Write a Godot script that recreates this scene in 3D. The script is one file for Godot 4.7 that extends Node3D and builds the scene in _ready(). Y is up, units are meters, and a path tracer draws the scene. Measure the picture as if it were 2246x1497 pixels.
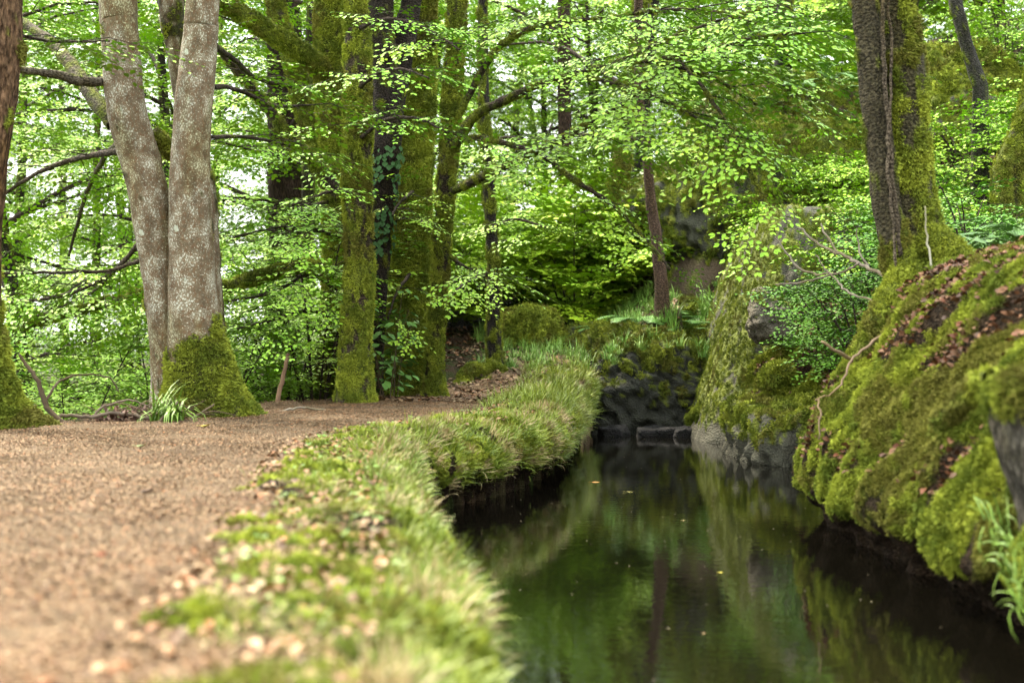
extends Node3D
# A narrow leat beside a woodland path: mossy banks, boulders, beeches and undergrowth.
# Metres, y up. The camera stands at x = 0, z = 0 and looks along -z; d is the depth -z.

const F := 3119.0      # focal length in photograph pixels (50 mm on a 36 mm wide frame, 2246 px)
const EYE := 0.5       # camera height over the path
const WATER_Y := -0.45

var rng := RandomNumberGenerator.new()
var na := FastNoiseLite.new()
var nb := FastNoiseLite.new()
var mat := {}
var shp := {}
var taken := {}
var n_sprays := 0
var n_copies := 0
var n_tris := 0


class MB:
	var v := PackedVector3Array()
	var c := PackedColorArray()
	var uv := PackedVector2Array()
	var k := PackedFloat32Array()   # moss mask per vertex
	var i := PackedInt32Array()
	var has_uv := false

	func add(p: Vector3, col: Color = Color.WHITE, mask := 0.0, t := Vector2.ZERO) -> int:
		v.append(p); c.append(col); k.append(mask); uv.append(t)
		return v.size() - 1

	func tri(a: int, b: int, d: int) -> void:
		i.append(a); i.append(b); i.append(d)

	func mesh(origin := Vector3.ZERO) -> ArrayMesh:
		var a := []
		a.resize(Mesh.ARRAY_MAX)
		var vv := v
		if origin != Vector3.ZERO:
			vv = v.duplicate()
			for j in vv.size():
				vv[j] -= origin
		a[Mesh.ARRAY_VERTEX] = vv
		a[Mesh.ARRAY_COLOR] = c
		if has_uv:
			a[Mesh.ARRAY_TEX_UV] = uv
		a[Mesh.ARRAY_INDEX] = i
		var st := SurfaceTool.new()
		st.create_from_arrays(a)
		st.generate_normals()
		return st.commit()


func P(px: float, py: float, d: float) -> Vector3:
	return Vector3((px - 1123.0) / F * d, EYE + (748.0 - py) / F * d, -d)


# a list of [px, py, depth, radius in px] as centre line points with radii in metres
func line(a: Array) -> Array:
	var out := []
	for q in a:
		var p := P(q[0], q[1], q[2])
		out.append(Vector4(p.x, p.y, p.z, q[3] / F * q[2]))
	return out


func v3(q: Vector4) -> Vector3:
	return Vector3(q.x, q.y, q.z)


func tab(t: Array, x: float) -> float:
	if x <= t[0][0]:
		return t[0][1]
	for j in range(1, t.size()):
		if x <= t[j][0]:
			var a: float = t[j - 1][0]
			var b: float = t[j][0]
			var s := (x - a) / (b - a)
			return lerpf(t[j - 1][1], t[j][1], s)
	return t[-1][1]


func table(t: Array, lo: float, hi: float, n: int) -> PackedFloat32Array:
	# a smoothed lookup of a piecewise linear table
	var o := PackedFloat32Array()
	var w := (hi - lo) / n
	for j in n + 1:
		var x := lo + w * j
		var s := 0.0
		for q in 9:
			s += tab(t, x + (q - 4) * 0.09)
		o.append(s / 9.0)
	return o


func look(o: PackedFloat32Array, lo: float, hi: float, x: float) -> float:
	var f := clampf((x - lo) / (hi - lo), 0.0, 1.0) * (o.size() - 1)
	var j := mini(int(f), o.size() - 2)
	return lerpf(o[j], o[j + 1], f - j)


var left_edge: PackedFloat32Array
var right_edge: PackedFloat32Array
var path_left: PackedFloat32Array
var path_right: PackedFloat32Array
var drop_edge: PackedFloat32Array
var hill_rise: PackedFloat32Array


func xl(d: float) -> float: return look(left_edge, 0.0, 24.0, d)
func xr(d: float) -> float: return look(right_edge, 0.0, 24.0, d)


func tables() -> void:
	left_edge = table([[0, -0.08], [2, -0.1], [3, -0.15], [4.1, -0.25], [5, -0.37], [6.3, -0.52], [7.4, -0.5], [8.4, -0.12], [9.2, 0.22], [10.5, 0.4], [12.5, 0.56], [13.4, 0.62], [14.4, 0.8], [24, 0.9]], 0, 24, 480)
	right_edge = table([[0, 1.6], [4, 1.55], [6, 1.52], [7.3, 1.46], [7.8, 1.6], [8.6, 1.95], [10, 2.45], [12, 2.6], [13, 2.3], [14, 1.8], [24, 1.8]], 0, 24, 480)
	path_right = table([[0, -0.4], [2.1, -0.44], [2.6, -0.49], [3.3, -0.56], [4.1, -0.63], [5.2, -0.72], [7.2, -0.88], [8.3, -0.72], [11, -0.14], [12.4, 0.15], [14, 0.8], [16, 1.15], [19, 1.8], [24, 2.6]], 0, 24, 480)
	path_left = table([[0, -4.2], [6, -3.4], [8, -2.95], [9.3, -2.05], [11.2, -1.3], [12.4, -0.75], [14, 0.2], [16, 0.6], [19, 1.1], [24, 1.8]], 0, 24, 480)
	drop_edge = table([[0, -4.8], [6, -3.9], [8, -3.35], [9.6, -2.5], [11.4, -1.75], [13, -1.35], [16, -1.3], [24, -2.2]], 0, 24, 480)
	hill_rise = table([[0, -0.4], [0.05, -0.02], [0.13, 0.14], [0.23, 0.32], [0.34, 0.5], [0.47, 0.68], [0.62, 0.82], [0.85, 0.93], [1.1, 0.99], [1.6, 1.1], [2.2, 1.36], [5, 3.4], [8, 4.8], [14, 6.4], [30, 9.0]], 0, 30, 1200)


func far_ground(x: float, d: float) -> float:
	return 0.13 * (minf(d, 40.0) - 12.6) + 0.62 * clampf(x - 0.9, 0.0, 7.0) + 0.15 * maxf(0.0, x - 7.9)


func ground_y(x: float, d: float) -> float:
	var l := xl(d)
	var r := xr(d)
	var far := far_ground(x, d)
	var h := 0.0
	var closed := smoothstep(14.3, 15.2, d)
	if x < l or closed >= 1.0 and x < r:
		h = far * smoothstep(12.4, 15.0, d)
		var e := look(drop_edge, 0, 24, d) - maxf(0.0, d - 24.0) * 0.12 - x
		if e > 0.0:
			h = lerpf(h, h * exp(-e * 0.4), 1.0) - 3.4 * (1.0 - exp(-e * 0.24))
	elif x > r:
		h = lerpf(look(hill_rise, 0, 30, x - r), far, smoothstep(14.0, 18.0, d))
	else:
		h = lerpf(-0.9, far, closed)
	return h


func ground_bumps(x: float, d: float) -> float:
	var w := 1.0
	if x > look(path_left, 0, 24, d) - 0.2 and x < look(path_right, 0, 24, d) + 0.2:
		w = 0.25
	return (na.get_noise_2d(x * 14.0, d * 14.0) * 0.06 + na.get_noise_2d(x * 70.0 + 50.0, d * 70.0) * 0.016) * w


func surface_y(x: float, d: float) -> float:
	return ground_y(x, d) + ground_bumps(x, d)


# ------------------------------------------------------------------ nodes

func numbered(called: String) -> String:
	var n: int = taken.get(called, 0)
	taken[called] = n + 1
	return called if n == 0 else "%s_%03d" % [called, n]


func thing(called: String, label: String, category: String, at: Vector3, group := "") -> Node3D:
	var o := Node3D.new()
	o.name = numbered(called)
	o.set_meta("label", label)
	o.set_meta("category", category)
	if group:
		o.set_meta("group", group)
	o.position = at
	add_child(o)
	return o


func part(called: String, m: Mesh, material: Material, parent: Node3D, kind := "") -> MeshInstance3D:
	var o := MeshInstance3D.new()
	o.name = called
	o.mesh = m
	o.material_override = material
	if kind:
		o.set_meta("kind", kind)
	if parent != self:
		o.position = -parent.position if parent.get_parent() == self else Vector3.ZERO
	parent.add_child(o, true)
	return o


func structure(called: String, m: Mesh, material: Material, label: String, category: String) -> MeshInstance3D:
	var o := part(numbered(called), m, material, self, "structure")
	o.set_meta("label", label)
	o.set_meta("category", category)
	return o


func scatter_node(called: String, m: Mesh, material: Material, parent: Node3D, xf: Array, cols: Array, kind := "stuff") -> MultiMeshInstance3D:
	var mm := MultiMesh.new()
	mm.transform_format = MultiMesh.TRANSFORM_3D
	mm.use_colors = true
	mm.mesh = m
	mm.instance_count = xf.size()
	for j in xf.size():
		mm.set_instance_transform(j, xf[j])
		mm.set_instance_color(j, cols[j])
	var o := MultiMeshInstance3D.new()
	o.name = called
	o.multimesh = mm
	o.material_override = material
	if kind:
		o.set_meta("kind", kind)
	if parent != self and parent.get_parent() == self:
		o.position = -parent.position
	parent.add_child(o, true)
	n_copies += xf.size()
	return o


func stuff(called: String, label: String, category: String, m: Mesh, material: Material, xf: Array, cols: Array) -> void:
	var o := scatter_node(numbered(called), m, material, self, xf, cols)
	o.set_meta("label", label)
	o.set_meta("category", category)


# ------------------------------------------------------------------ materials

func noise_image(size: int, seed_: int, freq: float, oct: int, ridged := false) -> Image:
	var n := FastNoiseLite.new()
	n.seed = seed_
	n.noise_type = FastNoiseLite.TYPE_SIMPLEX_SMOOTH
	n.frequency = freq
	n.fractal_type = FastNoiseLite.FRACTAL_RIDGED if ridged else FastNoiseLite.FRACTAL_FBM
	n.fractal_octaves = oct
	var im := n.get_seamless_image(size, size)
	im.convert(Image.FORMAT_RGB8)
	return im


# a tinting texture: grain around a mean of about 1, between lo and hi, colours in sRGB
func grain_texture(size: int, seed_: int, freq: float, oct: int, lo: Color, hi: Color) -> ImageTexture:
	var im := noise_image(size, seed_, freq, oct)
	for y in size:
		for x in size:
			var t := im.get_pixel(x, y).r
			t = smoothstep(0.15, 0.85, t)
			im.set_pixel(x, y, lo.lerp(hi, t))
	im.generate_mipmaps()
	return ImageTexture.create_from_image(im)


func tinted(called: String, rough: float, tex: Texture2D, bump: Texture2D, bump_cm: float, scale: float, spec := 0.35) -> StandardMaterial3D:
	var m := StandardMaterial3D.new()
	m.resource_name = called
	m.vertex_color_use_as_albedo = true
	m.roughness = rough
	m.metallic_specular = spec
	if tex:
		m.albedo_texture = tex
		m.uv1_triplanar = true
		m.uv1_world_triplanar = true
		m.uv1_scale = Vector3.ONE * scale
	if bump:
		m.heightmap_enabled = true
		m.heightmap_texture = bump
		m.heightmap_scale = bump_cm
	mat[called] = m
	return m


func materials() -> void:
	var fine := grain_texture(512, 11, 0.045, 4, Color(0.42, 0.42, 0.42), Color(1.0, 1.0, 1.0))
	var grit := grain_texture(512, 12, 0.11, 3, Color(0.45, 0.43, 0.4), Color(1, 1, 1))
	var stone := grain_texture(512, 13, 0.16, 4, Color(0.5, 0.5, 0.5), Color(1, 1, 1))
	var fine_h := ImageTexture.create_from_image(noise_image(512, 21, 0.05, 5))
	var ridge_h := ImageTexture.create_from_image(noise_image(512, 22, 0.02, 5, true))
	tinted("soil", 0.95, grit, fine_h, 3.0, 2.2, 0.2)
	tinted("path", 0.95, grit, fine_h, 1.5, 2.6, 0.2)
	tinted("moss_ground", 0.95, fine, fine_h, 3.0, 2.5, 0.15)
	tinted("rock", 0.85, stone, fine_h, 2.0, 1.4, 0.3)
	tinted("bark", 0.9, fine, fine_h, 2.5, 2.0, 0.25)
	var rough := tinted("rough_bark", 0.95, fine, ridge_h, 5.0, 1.2, 0.2)
	rough.uv1_scale = Vector3(2.4, 0.5, 2.4)
	tinted("twig", 0.85, null, null, 0, 1, 0.25)
	tinted("dry", 0.85, null, null, 0, 1, 0.3)
	var leaf := tinted("leaf", 0.5, null, null, 0, 1, 0.28)
	leaf.backlight = Color(1.0, 1.0, 0.3)
	var gl := tinted("grass_blade", 0.5, null, null, 0, 1, 0.4)
	gl.backlight = Color(0.8, 0.85, 0.4)
	var ms := tinted("moss", 0.8, null, null, 0, 1, 0.2)
	ms.backlight = Color(0.45, 0.5, 0.15)
	var dl := tinted("dead_leaf", 0.7, null, null, 0, 1, 0.35)
	dl.backlight = Color(0.2, 0.14, 0.08)
	# beech bark: grey brown with pale lichen discs, wrapped round the trunk
	var be := tinted("beech_bark", 0.8, null, fine_h, 0.6, 1.0, 0.3)
	be.albedo_texture = beech_texture()
	be.uv1_triplanar = false
	var w := StandardMaterial3D.new()
	w.resource_name = "water"
	w.albedo_color = Color(0.035, 0.03, 0.018)
	w.roughness = 0.015
	w.metallic_specular = 0.5
	var ripple := noise_image(512, 31, 0.018, 4)
	ripple.bump_map_to_normal_map(2.0)
	w.normal_enabled = true
	w.normal_texture = ImageTexture.create_from_image(ripple)
	w.normal_scale = 0.11
	w.uv1_triplanar = true
	w.uv1_world_triplanar = true
	w.uv1_scale = Vector3(0.55, 0.55, 1.5)
	mat["water"] = w


func beech_texture() -> ImageTexture:
	var n := 1024
	var low := noise_image(n, 41, 0.006, 4)
	var mid := noise_image(n, 42, 0.03, 4)
	var spots := noise_image(n, 43, 0.06, 3)
	var im := Image.create(n, n, false, Image.FORMAT_RGB8)
	for y in n:
		for x in n:
			var a := low.get_pixel(x, y).r
			var b := mid.get_pixel(x, y).r
			var c := Color(0.345, 0.295, 0.22).lerp(Color(0.415, 0.375, 0.3), smoothstep(0.3, 0.7, a))
			c = c.lerp(Color(0.35, 0.26, 0.17), smoothstep(0.5, 0.7, b) * 0.7)
			if a > 0.74:
				c = c.lerp(Color(0.55, 0.54, 0.47), smoothstep(0.74, 0.8, a) * smoothstep(0.42, 0.55, b) * 0.4)
			var sp := spots.get_pixel(x, y).r + (a - 0.5) * 0.3
			if sp > 0.68:
				c = c.lerp(Color(0.66, 0.66, 0.6), smoothstep(0.68, 0.71, sp) * 0.85)
			im.set_pixel(x, y, c)
	var r := RandomNumberGenerator.new()
	r.seed = 5
	# fine horizontal creases of the bark
	for q in 170:
		var y0 := r.randi_range(0, n - 1)
		var x0 := r.randi_range(0, n - 1)
		var len_ := r.randi_range(30, 240)
		var bend := r.randf_range(-0.08, 0.08)
		for s in len_:
			var yy := posmod(y0 + int(s * bend + 3.0 * sin(s * 0.05)), n)
			var xx := posmod(x0 + s, n)
			im.set_pixel(xx, yy, im.get_pixel(xx, yy).lerp(Color(0.25, 0.2, 0.14), 0.6))
	# lichen: many small dots, some discs with an uneven rim
	for q in 3000:
		var big := r.randf() < 0.006
		var rad := r.randf_range(8.0, 24.0) if big else r.randf_range(0.8, 2.8)
		var cx := r.randi_range(0, n - 1)
		var cy := r.randi_range(0, n - 1)
		if low.get_pixel(cx, cy).r < 0.52 and r.randf() < 0.85:
			continue
		var tone := Color(0.78, 0.78, 0.7).lerp(Color(0.58, 0.62, 0.55), r.randf())
		var sq := r.randf_range(0.6, 1.4)
		var k := int(rad * 1.5) + 1
		for dy in range(-k, k + 1):
			for dx in range(-k, k + 1):
				var ang := atan2(dy, dx)
				var lim := rad * (1.0 + 0.12 * sin(ang * 2.0 + cx) + 0.09 * sin(ang * 5.0 + cy) + 0.06 * sin(ang * 9.0 + cx + cy))
				var dist := sqrt(dx * dx * sq + dy * dy / sq)
				if dist < lim:
					var xx := posmod(cx + dx, n)
					var yy := posmod(cy + dy, n)
					im.set_pixel(xx, yy, im.get_pixel(xx, yy).lerp(tone, (0.8 if dist < lim - 1.0 else 0.4) * (0.75 + 0.25 * mid.get_pixel(yy, xx).r if big else 1.0)))
	im.generate_mipmaps()
	return ImageTexture.create_from_image(im)


# ------------------------------------------------------------------ small shapes

func add_leaf(m: MB, base: Vector3, dir: Vector3, up: Vector3, length: float, width: float, fold: float, col: Color, curl := 0.12) -> void:
	var side := dir.cross(up).normalized()
	var nrm := side.cross(dir).normalized()
	var a := m.add(base, col)
	var p1 := base + dir * length * 0.36 - nrm * curl * length * 0.1
	var p2 := base + dir * length * 0.7 - nrm * curl * length * 0.4
	var m1 := m.add(p1 - nrm * fold * width * 0.5, col)
	var l1 := m.add(p1 + side * width * 0.5, col)
	var r1 := m.add(p1 - side * width * 0.5, col)
	var m2 := m.add(p2 - nrm * fold * width * 0.38, col)
	var l2 := m.add(p2 + side * width * 0.37, col)
	var r2 := m.add(p2 - side * width * 0.37, col)
	var t := m.add(base + dir * length - nrm * curl * length, col)
	for f in [[a, l1, m1], [a, m1, r1], [l1, l2, m2], [l1, m2, m1], [m1, m2, r2], [m1, r2, r1], [l2, t, m2], [m2, t, r2]]:
		m.tri(f[0], f[1], f[2])


func thin(m: MB, a: Vector3, b: Vector3, ra: float, rb: float, col: Color) -> void:
	var d := (b - a).normalized()
	var x := d.cross(Vector3.UP if absf(d.y) < 0.9 else Vector3.RIGHT).normalized()
	var y := d.cross(x)
	var s := m.v.size()
	for j in 3:
		var t := TAU * j / 3.0
		m.add(a + (x * cos(t) + y * sin(t)) * ra, col)
		m.add(b + (x * cos(t) + y * sin(t)) * rb, col)
	for j in 3:
		var q := (j + 1) % 3
		m.tri(s + j * 2, s + q * 2, s + j * 2 + 1)
		m.tri(s + q * 2, s + q * 2 + 1, s + j * 2 + 1)


# one flat spray of leaves along +z
func spray_mesh(seed_: int, leaf_l: float, leaf_w: float, tilt: float) -> ArrayMesh:
	var r := RandomNumberGenerator.new()
	r.seed = seed_
	var m := MB.new()
	var brown := Color(0.05, 0.035, 0.02)
	var stems := [[Vector3.ZERO, Vector3(0, 0, 1), 0.46], [Vector3(0, -0.003, 0.1), Vector3(0.75, 0, 0.66), 0.24], [Vector3(0, -0.006, 0.19), Vector3(-0.72, 0.02, 0.7), 0.2], [Vector3(0, -0.012, 0.28), Vector3(0.66, 0, 0.75), 0.2], [Vector3(0, -0.016, 0.36), Vector3(-0.66, 0, 0.75), 0.18], [Vector3(0.09, -0.004, 0.17), Vector3(0.98, 0, 0.1), 0.15], [Vector3(-0.08, -0.008, 0.26), Vector3(-0.98, 0, 0.2), 0.13]]
	for st in stems:
		var p: Vector3 = st[0]
		var d: Vector3 = st[1].normalized()
		var n := int(st[2] / 0.034)
		var side := 1.0
		for j in n:
			var q: Vector3 = p + d * 0.034
			q.y -= 0.0016 * j + r.randf_range(-0.002, 0.002)
			thin(m, p, q, 0.0017 * (1.0 - 0.6 * j / n), 0.0017 * (1.0 - 0.6 * (j + 1.0) / n), brown)
			var ld := (d.rotated(Vector3.UP, side * r.randf_range(0.75, 1.15)) + Vector3(0, r.randf_range(-0.3, 0.12), 0)).normalized()
			var up := Vector3(r.randf_range(-tilt, tilt), 1.0, r.randf_range(-tilt, tilt)).normalized()
			var g := r.randf()
			var col := Color(0.15, 0.275, 0.02).lerp(Color(0.26, 0.395, 0.03), g)
			var sz := r.randf_range(0.75, 1.15)
			add_leaf(m, q, ld, up, leaf_l * sz, leaf_w * sz, 0.22, col)
			side = -side
			p = q
			d = d.rotated(Vector3.UP, -side * 0.05)
		add_leaf(m, p, d, Vector3.UP, leaf_l, leaf_w, 0.2, Color(0.2, 0.33, 0.025))
	return m.mesh()


func blade(m: MB, base: Vector3, dir: Vector3, length: float, width: float, lean: float, col: Color, tip: Color) -> void:
	# a grass blade rising and arching over towards dir (horizontal)
	var side := dir.cross(Vector3.UP).normalized()
	var prev := [-1, -1]
	var n := 4
	var p := base
	var ang := lean * 0.25
	for j in n + 1:
		var t := float(j) / n
		var w := width * (1.0 - t * t) * 0.5
		var col2 := col.lerp(tip, t)
		if j == n:
			var e := m.add(p, col2)
			m.tri(prev[0], e, prev[1])
			break
		var a := m.add(p + side * w, col2)
		var b := m.add(p - side * w, col2)
		if prev[0] >= 0:
			m.tri(prev[0], a, prev[1])
			m.tri(prev[1], a, b)
		prev = [a, b]
		p += (Vector3.UP * cos(ang) + dir * sin(ang)) * length / n
		ang += lean * 0.5


func grass_mesh(seed_: int, count: int, length: float, spread: float, width: float, lean_max: float) -> ArrayMesh:
	var r := RandomNumberGenerator.new()
	r.seed = seed_
	var m := MB.new()
	for j in count:
		var a := r.randf() * TAU
		var dir := Vector3(cos(a), 0, sin(a))
		var base := dir * r.randf() * spread + Vector3(r.randf_range(-1, 1), 0, r.randf_range(-1, 1)) * spread * 0.4
		var g := r.randf_range(0.75, 1.2)
		blade(m, base, dir, length * r.randf_range(0.5, 1.1), width * r.randf_range(0.7, 1.2), r.randf_range(0.2, lean_max), Color(0.8, 0.85, 0.8) * g, Color(1.05, 1.02, 0.9) * g)
	return m.mesh()


# a moss sprig: short feathered shoots about 2.5 cm tall
func moss_mesh(seed_: int, shoots: int) -> ArrayMesh:
	var r := RandomNumberGenerator.new()
	r.seed = seed_
	var m := MB.new()
	for j in shoots:
		var a := r.randf() * TAU
		var tilt := r.randf_range(0.1, 0.95)
		var d := Vector3(cos(a) * tilt, 1.0, sin(a) * tilt).normalized()
		var base := Vector3(cos(a * 7.3), 0, sin(a * 7.3)) * 0.036 * sqrt(r.randf()) - Vector3(0, 0.005, 0)
		var l := r.randf_range(0.014, 0.028)
		var side := d.cross(Vector3(r.randf_range(-1, 1), 0.2, r.randf_range(-1, 1))).normalized()
		var g := r.randf_range(0.7, 1.25)
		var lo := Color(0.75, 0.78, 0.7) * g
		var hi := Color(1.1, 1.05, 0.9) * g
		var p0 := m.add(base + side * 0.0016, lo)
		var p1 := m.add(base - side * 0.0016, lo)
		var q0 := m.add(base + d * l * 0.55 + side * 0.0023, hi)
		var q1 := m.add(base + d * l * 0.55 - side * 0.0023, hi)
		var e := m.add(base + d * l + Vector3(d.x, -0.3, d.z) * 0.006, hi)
		m.tri(p0, q0, p1); m.tri(p1, q0, q1); m.tri(q0, e, q1)
	return m.mesh()


func flake_mesh(seed_: int) -> ArrayMesh:
	var r := RandomNumberGenerator.new()
	r.seed = seed_
	var m := MB.new()
	# a curled dead leaf, unit length
	var n := 5
	var prev := [-1, -1, -1]
	for j in n:
		var t := float(j) / (n - 1)
		var w := 0.33 * sin(PI * clampf(t * 0.92 + 0.05, 0, 1)) * r.randf_range(0.8, 1.1)
		var y := 0.10 * sin(t * 2.6 + r.randf() * 0.4)
		var g := r.randf_range(0.85, 1.1)
		var a := m.add(Vector3(-w, y + w * r.randf_range(0.1, 0.55), t - 0.5), Color(g, g, g))
		var b := m.add(Vector3(0, y, t - 0.5), Color(g, g, g) * 0.9)
		var c := m.add(Vector3(w, y + w * r.randf_range(0.0, 0.5), t - 0.5), Color(g, g, g))
		if prev[0] >= 0:
			m.tri(prev[0], a, prev[1]); m.tri(prev[1], a, b)
			m.tri(prev[1], b, prev[2]); m.tri(prev[2], b, c)
		prev = [a, b, c]
	return m.mesh()


# a hand's breadth of small leaf fragments
func drift_mesh(seed_: int) -> ArrayMesh:
	var keep := rng.state
	rng.seed = seed_
	var m := MB.new()
	for j in 34:
		var c := litter_colour()
		var s := 0.0035 + 0.0095 * pow(rng.randf(), 2.4)
		var b := Basis.from_euler(Vector3(rng.randf_range(-0.4, 0.4), rng.randf() * TAU, rng.randf_range(-0.5, 0.5))).scaled(Vector3.ONE * s)
		var at := Vector3(cos(j * 2.4), 0, sin(j * 2.4)) * 0.11 * sqrt((j + 0.5) / 34.0)
		var q := []
		for p in [Vector3(0, 0, -0.5), Vector3(-0.33, 0.12, -0.05), Vector3(0.3, 0.16, 0.0), Vector3(0, 0.0, 0.0), Vector3(0, 0.1, 0.5)]:
			q.append(m.add(at + b * p, c * rng.randf_range(0.9, 1.1)))
		m.tri(q[0], q[1], q[3]); m.tri(q[0], q[3], q[2]); m.tri(q[1], q[4], q[3]); m.tri(q[3], q[4], q[2])
	rng.state = keep
	return m.mesh()


func frond_mesh(seed_: int) -> ArrayMesh:
	# an arching fern frond along +z, about 0.6 long
	var r := RandomNumberGenerator.new()
	r.seed = seed_
	var m := MB.new()
	var n := 26
	var p := Vector3.ZERO
	var ang := 1.0
	var g := Color(0.075, 0.16, 0.03)
	for j in n:
		var t := float(j) / n
		var d := Vector3(0, sin(ang), cos(ang))
		var q := p + d * 0.6 / n
		thin(m, p, q, 0.0022 * (1.0 - t), 0.0022 * (0.98 - t), Color(0.08, 0.1, 0.03))
		if j > 2:
			var l := 0.15 * pow(sin(PI * clampf(t * 0.84 + 0.12, 0, 1)), 0.8) * r.randf_range(0.9, 1.05)
			for s in [-1.0, 1.0]:
				var pd := (Vector3(s, -0.12, 0) + d * 0.35).normalized()
				var nn := 5
				for k in nn:      # each pinna is a row of small lobes
					var b0: Vector3 = q + pd * l * k / nn
					var b1: Vector3 = q + pd * l * (k + 1.0) / nn
					var wdt := 0.017 * (1.0 - float(k) / nn) + 0.003
					var fwd := d.slide(pd).normalized()
					var col := g * r.randf_range(0.85, 1.25)
					var a0 := m.add(b0, col)
					var a1 := m.add(b1, col)
					var a2 := m.add((b0 + b1) * 0.5 + fwd * wdt + Vector3(0, -0.003, 0), col)
					var a3 := m.add((b0 + b1) * 0.5 - fwd * wdt + Vector3(0, -0.003, 0), col)
					m.tri(a0, a2, a1)
					m.tri(a0, a1, a3)
		p = q
		ang -= 0.055
	return m.mesh()


func small_shapes() -> void:
	shp["beech"] = [spray_mesh(1, 0.05, 0.031, 0.34), spray_mesh(2, 0.047, 0.03, 0.4)]
	shp["hazel"] = [spray_mesh(3, 0.075, 0.062, 0.4), spray_mesh(4, 0.07, 0.058, 0.45)]
	shp["holly"] = [spray_mesh(5, 0.045, 0.026, 0.6), spray_mesh(6, 0.042, 0.026, 0.7)]
	var hm := MB.new()
	add_leaf(hm, Vector3.ZERO, Vector3(0, 0.1, 1).normalized(), Vector3.UP, 1.0, 0.95, 0.15, Color.WHITE, 0.1)
	add_leaf(hm, Vector3.ZERO, Vector3(-0.9, 0.2, -0.4).normalized(), Vector3.UP, 0.8, 0.8, 0.15, Color(0.85, 0.9, 0.8), 0.1)
	add_leaf(hm, Vector3.ZERO, Vector3(0.9, 0.05, -0.5).normalized(), Vector3.UP, 0.9, 0.85, 0.15, Color(1.1, 1.05, 1), 0.1)
	shp["herb"] = hm.mesh()
	shp["moss"] = [moss_mesh(1, 64), moss_mesh(2, 58)]
	shp["grass"] = grass_mesh(1, 26, 0.09, 0.06, 0.0045, 1.5)
	shp["long_grass"] = grass_mesh(2, 26, 0.21, 0.06, 0.0075, 1.5)
	shp["short_grass"] = grass_mesh(3, 24, 0.055, 0.06, 0.0035, 1.7)
	shp["flake"] = [flake_mesh(1), flake_mesh(2), flake_mesh(3)]
	shp["drift"] = [drift_mesh(1), drift_mesh(2), drift_mesh(3)]
	shp["frond"] = [frond_mesh(1), frond_mesh(2)]


# ------------------------------------------------------------------ tubes, rocks and moss

# centripetal enough: Catmull-Rom through Vector4 points, about step metres apart
func smooth_line(a: Array, step: float) -> Array:
	if a.size() < 3 and a.size() > 1:
		var mid: Vector4 = (a[0] + a[1]) * 0.5
		a = [a[0], mid, a[1]]
	var out := []
	for j in a.size() - 1:
		var p0: Vector4 = a[maxi(j - 1, 0)]
		var p1: Vector4 = a[j]
		var p2: Vector4 = a[j + 1]
		var p3: Vector4 = a[mini(j + 2, a.size() - 1)]
		var n := maxi(1, int(ceil(v3(p1).distance_to(v3(p2)) / step)))
		for k in n:
			var t := float(k) / n
			out.append(0.5 * ((2.0 * p1) + (p2 - p0) * t + (2.0 * p0 - 5.0 * p1 + 4.0 * p2 - p3) * t * t + (3.0 * p1 - p0 - 3.0 * p2 + p3) * t * t * t))
	out.append(a[-1])
	return out


var bark_col := Color(0.07, 0.05, 0.035)
var moss_a := Color(0.075, 0.1, 0.012)
var moss_b := Color(0.22, 0.248, 0.028)


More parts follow.
